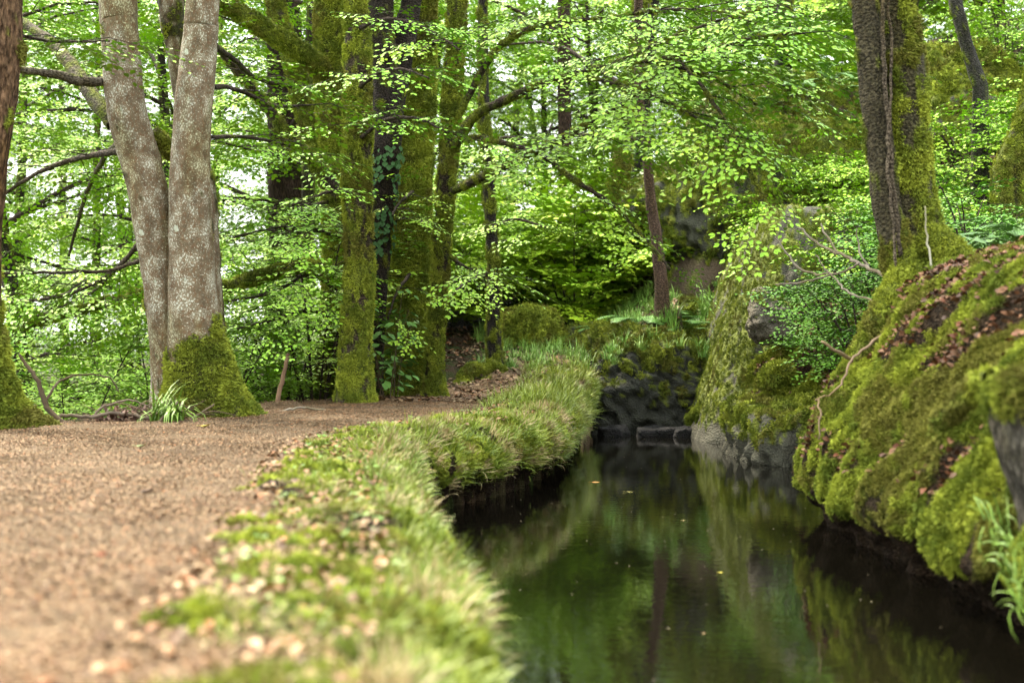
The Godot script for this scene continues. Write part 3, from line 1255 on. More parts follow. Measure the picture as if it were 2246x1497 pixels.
func build_bank_plants() -> void:
	# grass on the path-side verge
	var xf := {"grass": [], "long_grass": [], "short_grass": []}
	var cl := {"grass": [], "long_grass": [], "short_grass": []}
	var green := Color(0.125, 0.185, 0.016)
	var lime := Color(0.22, 0.25, 0.022)
	var straw := Color(0.29, 0.225, 0.105)
	for t in range(0, left_mesh.i.size(), 3):
		var a := left_mesh.v[left_mesh.i[t]]
		var b := left_mesh.v[left_mesh.i[t + 1]]
		var c := left_mesh.v[left_mesh.i[t + 2]]
		var p := (a + b + c) / 3.0
		var d := -p.z
		if d < 1.5 or p.y < -0.3:
			continue
		var nn := (c - a).cross(b - a)
		var area := nn.length() * 0.5
		var e := xl(d) - p.x          # distance in from the water's edge
		var patch := nb.get_noise_2d(p.x * 24.0, d * 24.0)
		var near_water := 1.0 - smoothstep(0.1, 0.45, e)
		var want := area * (130.0 + 230.0 * near_water) * (0.3 + smoothstep(-0.1, 0.2, patch))
		var kind := "short_grass"
		var dry := 0.35
		if d < 5.0:
			dry = 0.7 - 0.35 * near_water
			kind = "short_grass" if e > 0.12 else "grass"
		elif d < 8.6:
			dry = 0.3
			kind = "short_grass" if e > 0.2 else "grass"
			want *= 0.7 + 0.5 * near_water
		elif d < 10.6:
			dry = 0.35 if e < 0.4 else 0.15
			kind = "grass" if e < 0.3 else "short_grass"
			want *= 1.0
		else:
			dry = 0.04
			kind = "long_grass" if e > 0.02 and e < 0.75 and rng.randf() < 0.65 else "grass"
			want *= 1.0
		if e > (0.42 if d < 6.0 else 0.62):
			want *= 0.2
		if d < 6.0:
			want *= 1.1
		var cnt := int(want)
		if rng.randf() < want - cnt:
			cnt += 1
		for q in cnt:
			var u := rng.randf()
			var w := rng.randf() * (1.0 - u)
			var at := a + (b - a) * u + (c - a) * w
			var lean := (Vector3.UP * 0.8 + nn.normalized() * 0.7 + Vector3(0.35 * near_water + rng.randf_range(-0.3, 0.3), 0, rng.randf_range(-0.3, 0.3))).normalized()
			var s := rng.randf_range(0.45, 1.1)
			xf[kind].append(Transform3D(upright(lean, rng.randf() * TAU).scaled(Vector3.ONE * s), at))
			var tone := green.lerp(lime, rng.randf())
			if rng.randf() < dry * (0.7 + patch):
				tone = straw.lerp(Color(0.42, 0.27, 0.12), rng.randf() * 0.6)
			cl[kind].append(tone * rng.randf_range(0.75, 1.2))
	stuff("grass", "mixed green and straw grass along the bank over the water", "grass", shp["grass"], mat["grass_blade"], xf["grass"], cl["grass"])
	stuff("tall_grass", "tall fresh green grass on the tip of the bank", "grass", shp["long_grass"], mat["grass_blade"], xf["long_grass"], cl["long_grass"])
	stuff("short_grass", "short green and dry grass on the mossy verge of the path", "grass", shp["short_grass"], mat["grass_blade"], xf["short_grass"], cl["short_grass"])
	# small round leaves creeping on the verge
	var lx := []
	var lc := []
	var herb: Mesh = shp["herb"]
	for q in 1300:
		var d := rng.randf_range(2.6, 12.8)
		var e := rng.randf_range(-0.05, 0.5)
		var x := xl(d) - e
		if d > 6.0 and d < 11.4 and e < 0.3 and rng.randf() < 0.7:
			continue
		if nb.get_noise_2d(x * 26.0 + 400.0, d * 20.0) < (0.1 if d < 11.0 else -0.1):
			continue
		var y := -0.0 if e > 0.12 else lerpf(-0.22, -0.02, (e + 0.05) / 0.17)
		lx.append(Transform3D(Basis.from_euler(Vector3(rng.randf_range(-0.5, 0.5), rng.randf() * TAU, rng.randf_range(-0.5, 0.5))).scaled(Vector3.ONE * rng.randf_range(0.008, 0.015)), Vector3(x + 0.02, y + rng.randf_range(0.03, 0.07), -d)))
		lc.append(Color(0.09, 0.17, 0.035).lerp(Color(0.14, 0.21, 0.035), rng.randf()))
	stuff("creeping_herb", "small round bright green leaves creeping along the verge", "ground cover", herb, mat["leaf"], lx, lc)
	# dead leaves lying on the verge and on the right bank
	var fx := []
	var fc := []
	for q in 3000:
		var d := rng.randf_range(1.9, 12.5)
		var e := rng.randf_range(0.1, 0.55)
		var x := xl(d) - e
		fx.append(Transform3D(Basis.from_euler(Vector3(rng.randf_range(-0.6, 0.6), rng.randf() * TAU, rng.randf_range(-0.6, 0.6))).scaled(Vector3.ONE * rng.randf_range(0.015, 0.035)), Vector3(x, rng.randf_range(0.015, 0.035), -d)))
		fc.append(litter_colour() * 1.15)
	stuff("verge_litter", "dry leaves caught in the moss of the verge", "leaf litter", shp["flake"][0], mat["dead_leaf"], fx, fc)
	fx = []
	fc = []
	for t in range(0, right_mesh.i.size(), 3):
		var ia := right_mesh.i[t]
		var p := right_mesh.v[ia]
		var d := -p.z
		if p.y < -0.1 or d < 2.5 or absf(p.x) > d * 0.42:
			continue
		var k := right_mesh.k[ia]
		var want := 0.00045 * (1500.0 * (1.0 - k) + 60.0 * smoothstep(0.3, 0.9, p.y))
		if rng.randf() < want:
			fx.append(Transform3D(Basis.from_euler(Vector3(rng.randf_range(-0.7, 0.7), rng.randf() * TAU, rng.randf_range(-0.2, 1.2))).scaled(Vector3.ONE * rng.randf_range(0.018, 0.045)), p + Vector3(rng.randf_range(-0.02, 0.0), 0.012, rng.randf_range(-0.02, 0.02))))
			fc.append(litter_colour() * Color(0.56, 0.42, 0.34))
	stuff("bank_litter", "reddish brown beech leaves lying on the steep mossy bank", "leaf litter", shp["flake"][1], mat["dead_leaf"], fx, fc)
	# leaf litter on the slope beyond the path's end and on the hill
	fx = []
	fc = []
	for q in 16000:
		var d := rng.randf_range(11.5, 20.0)
		var x := rng.randf_range(-1.4, 5.5)
		if x > xl(d) - 0.1 and x < xr(d) + 0.4 and d < 14.6:
			continue
		fx.append(Transform3D(Basis.from_euler(Vector3(rng.randf_range(-0.5, 0.5), rng.randf() * TAU, rng.randf_range(-0.5, 0.5))).scaled(Vector3.ONE * rng.randf_range(0.03, 0.065)), Vector3(x, surface_y(x, d) + 0.018, -d)))
		fc.append(litter_colour() * 0.8)
	stuff("slope_litter", "fallen brown leaves on the slope behind the bank", "leaf litter", shp["flake"][2], mat["dead_leaf"], fx, fc)


# ------------------------------------------------------------------ trees

func build_trees() -> void:
	var lv: Leaves
	var t: Node3D
	var a: Array
	# --- the twin beech by the path
	t = thing("beech_tree", "twin-stemmed beech with lichen-spotted grey bark and a mossy foot", "tree", Vector3(-2.12, 0, -9.6))
	lv = Leaves.new()
	var bo := {"sides": 40, "amp": 0.012, "moss": 0.2, "mat": "beech_bark", "uv": true, "uvr": 1.0, "uvs": 0.85, "bark": Color(1, 1, 1), "fur": 1500.0, "fur_size": 0.7}
	a = smooth_line(upward(line([[258, -40, 9.7, 40], [262, 60, 9.7, 40], [267, 150, 9.7, 41], [280, 250, 9.65, 42], [305, 340, 9.65, 44], [326, 430, 9.6, 43], [342, 540, 9.6, 42], [355, 640, 9.6, 40], [366, 740, 9.6, 40], [378, 830, 9.6, 46], [386, 930, 9.6, 60]]), 9.5, 0.06), 0.03)
	trunk_part(t, a, bo)
	spread_limbs(t, lv, a, 9, 4.2, 9.2, 1.8, 3.4, {"twigs": 3.0, "twig": 1.0, "scale": 1.3, "every": 0.3})
	a = smooth_line(upward(line([[446, -40, 9.55, 36], [440, 60, 9.55, 38], [431, 150, 9.55, 40], [422, 260, 9.5, 42], [416, 380, 9.5, 44], [416, 500, 9.5, 47], [420, 600, 9.5, 51], [424, 680, 9.5, 56], [430, 760, 9.5, 62], [440, 840, 9.5, 70], [448, 930, 9.5, 84]]), 10.5, 0.05), 0.03)
	var bo2 := bo.duplicate()
	bo2.merge({"low_moss": true, "moss_top": 0.62, "flare": 0.55, "flare_h": 0.42, "lobes": 3, "phase": 1.1, "fur": 5000.0, "fur_size": 1.0, "moss": 0.08}, true)
	trunk_part(t, a, bo2)
	spread_limbs(t, lv, a, 10, 4.2, 10.0, 1.8, 3.6, {"twigs": 3.0, "twig": 1.0, "scale": 1.3, "every": 0.3})
	a = smooth_line(upward(line([[376, -20, 9.95, 26], [386, 80, 9.95, 25], [398, 180, 9.95, 24], [425, 300, 9.95, 22], [452, 420, 9.9, 20], [462, 560, 9.9, 20], [466, 700, 9.9, 24], [460, 900, 9.8, 34]]), 8.5, 0.04), 0.03)
	var bo3 := bo.duplicate()
	bo3.merge({"moss": 0.5, "sides": 24}, true)
	trunk_part(t, a, bo3, "stem")
	var bl := {"moss": 0.25, "amp": 0.006, "bark": Color(0.17, 0.14, 0.1), "twigs": 2.5, "twig": 0.7, "from": 0.35}
	limb(t, lv, line([[222, 178, 9.65, 10], [170, 176, 9.5, 11], [110, 160, 9.4, 9], [40, 152, 9.3, 7], [-60, 150, 9.2, 4]]), bl)
	bl["moss"] = 0.55
	limb(t, lv, line([[250, 270, 9.75, 17], [205, 215, 9.9, 17], [160, 150, 10.1, 15], [110, 90, 10.3, 12], [50, 50, 10.5, 9], [-40, 0, 10.7, 5]]), bl)
	limb(t, lv, line([[405, 345, 9.9, 20], [372, 330, 9.85, 17], [350, 300, 9.8, 12], [335, 286, 9.8, 8]]), {"moss": 0.7, "amp": 0.01, "bark": Color(0.2, 0.16, 0.11), "leafy": false, "fur": 3000.0})
	# leafy limbs reaching left and towards the camera's side
	for q in [[[300, 330, 9.7, 9], [200, 340, 10.0, 7], [80, 380, 10.3, 5], [-60, 470, 10.5, 3]], [[290, 300, 9.8, 8], [240, 330, 10.6, 6], [190, 420, 11.2, 5], [150, 560, 11.6, 3]], [[330, 500, 9.8, 6], [240, 600, 10.3, 5], [120, 650, 10.6, 4], [-60, 668, 10.8, 3]], [[330, 560, 9.8, 5], [250, 590, 9.9, 4], [150, 596, 9.8, 3.5], [-40, 598, 9.6, 2.5]], [[345, 520, 9.8, 5], [280, 560, 10.6, 4], [200, 640, 11.0, 3], [60, 700, 11.2, 2]]]:
		limb(t, lv, line(q), {"moss": 0.1, "amp": 0.003, "bark": Color(0.11, 0.085, 0.06), "twigs": 4.5, "twig": 0.75, "from": 0.2, "scale": 0.78, "every": 0.15, "droop": 0.25, "tone": Color(0.92, 1.0, 0.88)})
	for q in [[[470, 100, 9.7, 7], [520, 135, 10.2, 6], [560, 170, 10.8, 5], [640, 190, 11.4, 3]], [[468, 190, 9.6, 6], [520, 195, 9.9, 5], [600, 230, 10.3, 4], [680, 230, 10.6, 2]], [[462, 300, 9.6, 5], [540, 300, 10.2, 4], [640, 320, 10.8, 3]]]:
		limb(t, lv, line(q), {"moss": 0.3, "amp": 0.003, "twigs": 2.6, "twig": 0.5, "from": 0.25, "scale": 0.85, "every": 0.17, "tone": Color(0.9, 0.98, 0.9)})
	crown(t, lv, "beech")
	shp["beech_node"] = t

	# --- the tree at the picture's left border
	t = thing("mossy_tree", "brown-barked tree with a wide mossy root foot beside the path", "tree", Vector3(-3.05, 0, -8.2))
	lv = Leaves.new()
	a = smooth_line(upward(line([[6, -30, 8.2, 40], [2, 120, 8.2, 40], [-12, 260, 8.2, 40], [-32, 400, 8.2, 42], [-48, 560, 8.2, 46], [-55, 700, 8.2, 54], [-52, 800, 8.2, 64], [-45, 950, 8.2, 84]]), 9.0, 0.05), 0.03)
	trunk_part(t, a, {"sides": 40, "amp": 0.012, "moss": 0.28, "low_moss": true, "moss_top": 0.8, "flare": 1.1, "flare_h": 0.3, "lobes": 4, "phase": 1.6, "bark": Color(0.17, 0.1, 0.055), "fur": 5000.0, "mat": "rough_bark"})
	spread_limbs(t, lv, a, 8, 4.0, 8.6, 1.6, 2.8, {"twigs": 3.0, "twig": 1.0, "scale": 1.3, "every": 0.3})
	limb(t, lv, line([[10, 60, 8.3, 6], [60, 80, 8.6, 4], [140, 90, 9.0, 3], [240, 90, 9.3, 2]]), {"twigs": 5.0, "twig": 0.5, "from": 0.2, "scale": 0.9, "every": 0.17, "tone": Color(0.85, 0.95, 0.95)})
	crown(t, lv, "beech")

	# --- the big mossy tree with arching limbs behind the beech
	t = thing("mossy_tree", "mossy tree with long limbs arching up towards the twin beech", "tree", Vector3(-1.62, -0.3, -13.0))
	lv = Leaves.new()
	var mo := {"sides": 30, "amp": 0.018, "moss": 0.85, "fur": 3600.0, "fur_size": 0.9, "moss_tone": 1.2, "bark": Color(0.06, 0.045, 0.03)}
	a = smooth_line(upward(line([[726, -40, 13, 30], [722, 90, 13, 31], [726, 220, 13, 32], [735, 340, 13, 32], [742, 460, 13, 33], [744, 600, 13, 34], [742, 740, 13, 38], [738, 840, 13, 46], [736, 960, 13, 60]]), 10, 0.06), 0.04)
	trunk_part(t, a, mo)
	spread_limbs(t, lv, a, 7, 4.6, 9.5, 1.8, 3.4, {"twigs": 3.0, "twig": 1.0, "scale": 1.3, "every": 0.3})
	var ml := {"moss": 0.85, "amp": 0.014, "sides": 16, "fur": 3200.0, "twigs": 2.0, "twig": 0.8, "from": 0.4, "step": 0.04}
	limb(t, lv, line([[722, 175, 13, 24], [690, 135, 12.8, 22], [630, 95, 12.6, 20], [560, 50, 12.4, 19], [490, 5, 12.2, 17], [400, -60, 12.0, 12]]), ml)
	limb(t, lv, line([[738, 400, 13.1, 24], [700, 330, 13.2, 22], [668, 240, 13.3, 21], [640, 130, 13.4, 20], [606, 20, 13.5, 18], [590, -120, 13.6, 14]]), ml)
	limb(t, lv, line([[752, 500, 12.7, 22], [735, 430, 12.6, 19], [690, 360, 12.5, 16], [630, 300, 12.4, 14], [590, 240, 12.3, 12], [540, 180, 12.2, 10], [480, 110, 12.1, 7]]), {"moss": 0.6, "amp": 0.01, "sides": 14, "fur": 2600.0, "twigs": 3.0, "twig": 0.7, "from": 0.3, "step": 0.04})
	limb(t, lv, line([[600, 250, 12.3, 8], [560, 200, 12.1, 7], [520, 150, 11.9, 5], [470, 105, 11.7, 4]]), {"moss": 0.3, "twigs": 4.0, "twig": 0.6})
	limb(t, lv, line([[740, 590, 12.8, 10], [690, 582, 12.4, 11], [640, 588, 12.1, 12], [570, 605, 11.9, 12], [490, 630, 11.8, 11], [380, 640, 11.7, 11], [300, 648, 11.6, 11], [200, 672, 11.5, 10], [100, 700, 11.4, 9], [0, 730, 11.3, 7], [-80, 760, 11.2, 5]]), {"moss": 0.75, "amp": 0.012, "sides": 14, "fur": 3600.0, "twigs": 4.5, "twig": 0.9, "from": 0.05, "step": 0.04, "scale": 0.85, "every": 0.16, "droop": 0.2, "tone": Color(0.9, 1.05, 0.9)})
	for q in [[[700, 340, 12.6, 5], [640, 345, 12.0, 4], [560, 330, 11.6, 3], [480, 310, 11.2, 2]], [[735, 440, 12.7, 5], [660, 450, 12.2, 4], [590, 440, 11.8, 3], [500, 430, 11.4, 2]], [[740, 520, 12.7, 5], [680, 500, 12.2, 4], [600, 500, 11.6, 3], [510, 520, 11.2, 2]], [[740, 640, 12.8, 5], [680, 600, 12.3, 4], [600, 640, 11.8, 3], [500, 660, 11.3, 2]], [[740, 700, 12.8, 5], [680, 680, 12.3, 4], [600, 700, 11.8, 3], [520, 720, 11.3, 2]]]:
		limb(t, lv, line(q), {"moss": 0.3, "amp": 0.003, "twigs": 4.0, "twig": 0.7, "from": 0.1, "scale": 0.85, "every": 0.15, "tone": Color(0.8, 0.95, 0.85)})
	crown(t, lv, "beech")

	# --- the slim mossy trunk at the path's edge
	t = thing("mossy_tree", "slim straight tree with a full green moss coat at the path's edge", "tree", Vector3(-1.25, 0, -11.4))
	lv = Leaves.new()
	a = smooth_line(upward(line([[779, -40, 11.4, 24], [782, 80, 11.4, 26], [784, 200, 11.4, 28], [784, 320, 11.4, 28], [782, 400, 11.4, 30], [786, 500, 11.4, 29], [788, 600, 11.4, 29], [783, 700, 11.4, 31], [780, 800, 11.4, 33], [778, 910, 11.4, 40]]), 9.5, 0.04), 0.03)
	trunk_part(t, a, {"sides": 36, "amp": 0.014, "moss": 0.66, "flare": 0.35, "flare_h": 0.25, "fur": 4200.0, "fur_size": 0.9, "moss_tone": 1.2, "bark": Color(0.085, 0.062, 0.042)})
	spread_limbs(t, lv, a, 7, 4.2, 9.0, 1.6, 3.0, {"twigs": 3.0, "twig": 1.0, "scale": 1.3, "every": 0.3})
	for q in [[[790, 190, 11.3, 5], [830, 160, 10.9, 4], [880, 150, 10.5, 3], [940, 170, 10.2, 2]], [[792, 300, 11.3, 5], [850, 260, 10.8, 4], [920, 260, 10.4, 3], [980, 290, 10.1, 2]], [[790, 60, 11.3, 5], [850, 40, 10.9, 4], [930, 60, 10.5, 3], [1010, 110, 10.2, 2]], [[770, 420, 11.3, 4], [720, 420, 11.0, 3], [640, 450, 10.7, 2]]]:
		limb(t, lv, line(q), {"moss": 0.2, "amp": 0.003, "twigs": 3.6, "twig": 0.42, "from": 0.1, "scale": 0.8, "every": 0.15, "tone": Color(0.82, 1.0, 0.9)})
	crown(t, lv, "beech")

	# --- the dark leaning trunk with ivy
	t = thing("ivy_tree", "dark forked tree with climbing ivy between the two mossiest trunks", "tree", Vector3(-1.2, 0, -12.3))
	lv = Leaves.new()
	a = smooth_line(upward(line([[832, -40, 12.3, 28], [838, 80, 12.3, 30], [850, 200, 12.3, 34], [848, 320, 12.3, 33], [838, 440, 12.3, 30], [828, 560, 12.3, 28], [820, 680, 12.3, 27], [812, 800, 12.3, 30], [806, 920, 12.3, 40]]), 9.5, 0.05), 0.035)
	trunk_part(t, a, {"sides": 30, "amp": 0.016, "moss": 0.36, "fur": 3000.0, "bark": Color(0.05, 0.038, 0.03)})
	a = smooth_line(upward(line([[905, -40, 12.4, 22], [890, 60, 12.4, 25], [872, 170, 12.4, 26], [852, 300, 12.35, 25], [846, 360, 12.3, 22]]), 8.5, 0.05), 0.035)
	trunk_part(t, a, {"sides": 24, "amp": 0.012, "moss": 0.2, "fur": 2400.0, "bark": Color(0.045, 0.034, 0.026)}, "stem")
	spread_limbs(t, lv, a, 6, 4.2, 8.2, 1.6, 3.0, {"twigs": 3.0, "twig": 1.0, "scale": 1.3, "every": 0.3})
	ivy(t, smooth_line(line([[850, 330, 12.25, 30], [838, 440, 12.25, 29], [828, 560, 12.25, 27]]), 0.05), 150)
	crown(t, lv, "beech")

	# --- the thick mossy trunk
	t = thing("mossy_tree", "thickest moss-covered trunk, standing where the path bends", "tree", Vector3(-0.95, 0, -13.0))
	lv = Leaves.new()
	a = smooth_line(upward(line([[926, -40, 13, 30], [922, 80, 13, 32], [916, 220, 13, 37], [906, 340, 13, 39], [899, 460, 13, 42], [896, 580, 13, 42], [894, 700, 13, 42], [893, 800, 13, 46], [892, 920, 13, 56]]), 10.5, 0.07), 0.035)
	trunk_part(t, a, {"sides": 36, "amp": 0.018, "moss": 0.9, "flare": 0.7, "flare_h": 0.28, "fur": 4200.0, "moss_tone": 1.15, "bark": Color(0.06, 0.045, 0.03)})
	spread_limbs(t, lv, a, 8, 4.4, 10, 1.8, 3.4, {"twigs": 3.0, "twig": 1.0, "scale": 1.3, "every": 0.3})
	for q in [[[920, 120, 12.8, 5], [960, 90, 12.3, 4], [1010, 100, 11.8, 3]], [[905, 420, 12.8, 4], [880, 440, 12.2, 3], [860, 470, 11.8, 2]], [[900, 600, 12.8, 4], [870, 640, 12.3, 3], [850, 700, 12.0, 2]]]:
		limb(t, lv, line(q), {"moss": 0.3, "twigs": 3.5, "twig": 0.4, "from": 0.15, "scale": 0.8, "every": 0.16})
	crown(t, lv, "beech")

	# --- the tree whose limbs reach over the canal
	t = thing("overhanging_tree", "slender mossy tree with two long limbs reaching over the canal", "tree", Vector3(-0.7, 0, -12.5))
	lv = Leaves.new()
	a = smooth_line(upward(line([[1002, -40, 12.5, 19], [1000, 60, 12.5, 19], [994, 180, 12.5, 19], [988, 280, 12.5, 20], [979, 400, 12.5, 18], [970, 520, 12.5, 18], [966, 620, 12.5, 17], [958, 720, 12.5, 17], [953, 800, 12.5, 19], [955, 900, 12.5, 24]]), 9.5, 0.04), 0.03)
	trunk_part(t, a, {"sides": 28, "amp": 0.012, "moss": 0.72, "flare": 1.2, "flare_h": 0.2, "lobes": 3, "fur": 4200.0, "fur_size": 0.8, "bark": Color(0.06, 0.045, 0.03)})
	spread_limbs(t, lv, a, 6, 4.2, 9, 1.6, 3.0, {"twigs": 3.0, "twig": 1.0, "scale": 1.3, "every": 0.3})
	var ov := {"moss": 0.55, "amp": 0.006, "sides": 10, "fur": 2200.0, "fur_size": 0.6, "twigs": 6.0, "twig": 0.8, "from": 0.34, "scale": 0.88, "every": 0.16, "tone": Color(0.84, 0.92, 0.88), "droop": 0.18}
	limb(t, lv, line([[992, 418, 12.4, 7], [1040, 396, 12.1, 9], [1100, 366, 11.9, 8], [1160, 338, 11.6, 7.5], [1230, 306, 11.3, 7], [1310, 262, 11.0, 5.5], [1380, 216, 10.7, 5], [1440, 168, 10.4, 3]]), ov)
	limb(t, lv, line([[1000, 318, 12.4, 9], [1015, 290, 12.3, 11], [1045, 252, 12.1, 10], [1110, 216, 11.8, 9], [1180, 186, 11.5, 8], [1260, 160, 11.2, 6], [1350, 140, 10.8, 5], [1460, 128, 10.4, 4], [1560, 105, 10.0, 3.5], [1660, 80, 9.7, 2.5], [1760, 70, 9.4, 1.5]]), ov)
	limb(t, lv, line([[1000, 312, 12.4, 6], [1040, 302, 12.2, 6], [1075, 306, 12.1, 5.5], [1130, 320, 11.9, 5], [1190, 342, 11.7, 5], [1270, 400, 11.4, 4.5], [1350, 455, 11.2, 4], [1420, 530, 11.0, 3], [1470, 590, 10.8, 2]]), ov.merged({"from": 0.3, "twigs": 2.2, "twig": 0.5}, true))
	limb(t, lv, line([[1008, 250, 12.4, 7], [1060, 150, 12.2, 7], [1110, 90, 12.0, 6], [1200, 50, 11.6, 5], [1320, 40, 11.2, 4], [1450, 20, 10.8, 2.5]]), ov)
	limb(t, lv, line([[1290, 168, 11.1, 5], [1400, 200, 10.6, 4], [1500, 240, 10.2, 3], [1600, 310, 9.9, 2]]), ov)
	limb(t, lv, line([[1340, 143, 10.8, 5], [1450, 90, 10.4, 4], [1560, 50, 10.0, 3], [1700, 10, 9.6, 2]]), ov)
	limb(t, lv, line([[1480, 125, 10.3, 4], [1540, 190, 10.0, 3.5], [1600, 280, 9.8, 3], [1650, 380, 9.7, 2.5], [1690, 460, 9.6, 1.5]]), ov.merged({"from": 0.1, "droop": 0.3, "twigs": 3.0, "twig": 0.5}, true))
	limb(t, lv, line([[1430, 132, 10.5, 4], [1540, 160, 10.6, 3.5], [1600, 190, 10.8, 3], [1660, 230, 11.0, 2]]), ov.merged({"from": 0.05}, true))
	limb(t, lv, line([[1400, 30, 10.9, 4], [1500, 20, 11.0, 3.5], [1600, 30, 11.2, 3], [1680, 60, 11.4, 2]]), ov.merged({"from": 0.05}, true))
	limb(t, lv, line([[1180, 330, 11.7, 4], [1240, 300, 12.2, 3.5], [1330, 300, 12.8, 3], [1420, 330, 13.4, 2]]), ov.merged({"from": 0.05}, true))
	limb(t, lv, line([[985, 560, 12.5, 4], [1030, 590, 12.3, 3], [1080, 600, 12.1, 2]]), ov.merged({"from": 0.1, "twig": 0.4}, true))
	crown(t, lv, "beech")

	# --- the thin tree on a mossy mound
	t = thing("thin_tree", "thin dark tree with a knobbly mossy foot on a root mound", "tree", Vector3(-0.17, 0.1, -14.5))
	lv = Leaves.new()
	a = smooth_line(upward(line([[1058, -40, 14.5, 10], [1060, 100, 14.5, 11], [1062, 240, 14.5, 12], [1068, 340, 14.5, 12], [1074, 440, 14.5, 12], [1079, 540, 14.5, 13], [1084, 640, 14.5, 14], [1082, 720, 14.5, 16], [1088, 790, 14.5, 17], [1092, 850, 14.5, 26]]), 9.5, 0.03), 0.03)
	trunk_part(t, a, {"sides": 22, "amp": 0.014, "moss": 0.55, "flare": 0.8, "flare_h": 0.25, "fur": 3400.0, "fur_size": 0.8, "bark": Color(0.04, 0.032, 0.025)})
	tube_root(t, [[1085, 800, 14.4, 14], [1062, 815, 14.3, 14], [1040, 812, 14.2, 14], [1022, 822, 14.1, 13], [1012, 850, 14.0, 12]])
	tube_root(t, [[1090, 810, 14.4, 14], [1075, 850, 14.2, 14], [1050, 880, 14.1, 12]])
	tube_root(t, [[1094, 812, 14.4, 14], [1120, 850, 14.2, 13], [1140, 890, 14.1, 10]])
	spread_limbs(t, lv, a, 5, 3.2, 9, 1.4, 2.6, {"twigs": 3.5, "twig": 0.9, "scale": 1.1, "every": 0.25})
	for q in [[[1078, 500, 14.4, 4], [1130, 480, 14.0, 3], [1200, 500, 13.6, 2]], [[1066, 320, 14.4, 4], [1120, 300, 14.0, 3], [1180, 330, 13.6, 2]], [[1075, 600, 14.4, 4], [1020, 620, 14.1, 3], [990, 650, 13.8, 2]]]:
		limb(t, lv, line(q), {"twigs": 6.0, "twig": 0.5, "from": 0.15, "scale": 0.8, "every": 0.16, "tone": Color(1.05, 1.1, 0.85)})
	crown(t, lv, "beech")

	# --- the twin tree on the right bank
	t = thing("bank_tree", "twin-stemmed mossy tree rooted on the steep bank", "tree", Vector3(2.2, 0.7, -7.6))
	lv = Leaves.new()
	a = smooth_line(upward(line([[1958, -40, 7.6, 40], [1968, 60, 7.6, 44], [1976, 160, 7.6, 50], [1985, 260, 7.6, 50], [1992, 350, 7.6, 45], [2000, 440, 7.6, 47], [2014, 520, 7.6, 52], [2035, 600, 7.6, 56], [2060, 690, 7.6, 60]]), 8.5, 0.06), 0.025)
	trunk_part(t, a, {"sides": 44, "amp": 0.016, "moss": 0.6, "low_moss": true, "moss_top": 0.62, "flare": 0.75, "flare_h": 0.28, "lobes": 4, "phase": 0.6, "fur": 6000.0, "fur_size": 0.9, "moss_tone": 1.1, "bark": Color(0.085, 0.072, 0.036)})
	spread_limbs(t, lv, a, 8, 3.4, 8.2, 1.6, 3.0, {"twigs": 3.0, "twig": 1.0, "scale": 1.3, "every": 0.3})
	a = smooth_line(upward(line([[1896, -40, 7.5, 30], [1906, 80, 7.5, 31], [1916, 200, 7.5, 30], [1930, 320, 7.5, 30], [1946, 440, 7.5, 30], [1964, 540, 7.5, 31], [1985, 620, 7.5, 36], [2000, 700, 7.5, 44]]), 8.0, 0.05), 0.025)
	trunk_part(t, a, {"sides": 36, "amp": 0.012, "moss": 0.3, "low_moss": true, "moss_top": 0.5, "flare": 0.3, "flare_h": 0.2, "fur": 5000.0, "fur_size": 0.8, "bark": Color(0.08, 0.066, 0.036)}, "stem")
	for q in [[[1935, -20, 7.4, 5], [1940, 150, 7.41, 5], [1950, 300, 7.41, 5], [1962, 430, 7.42, 5], [1978, 560, 7.4, 5]], [[1950, 0, 7.42, 3.5], [1956, 180, 7.41, 3.5], [1948, 330, 7.4, 3.5], [1958, 460, 7.4, 3.5], [1968, 600, 7.36, 3.5]]]:
		limb(t, lv, line(q), {"moss": 0.2, "amp": 0.003, "bark": Color(0.15, 0.115, 0.075), "leafy": false, "wobble": 0.02}, "vine")
	tube_root(t, [[2035, 530, 7.5, 28], [2075, 540, 7.4, 27], [2110, 570, 7.3, 24], [2150, 610, 7.2, 16]])
	tube_root(t, [[1990, 600, 7.4, 30], [1960, 650, 7.3, 26], [1920, 720, 7.2, 20], [1890, 790, 7.15, 12]])
	tube_root(t, [[2010, 600, 7.35, 26], [1998, 660, 7.2, 22], [1975, 740, 7.05, 16]])
	crown(t, lv, "beech")

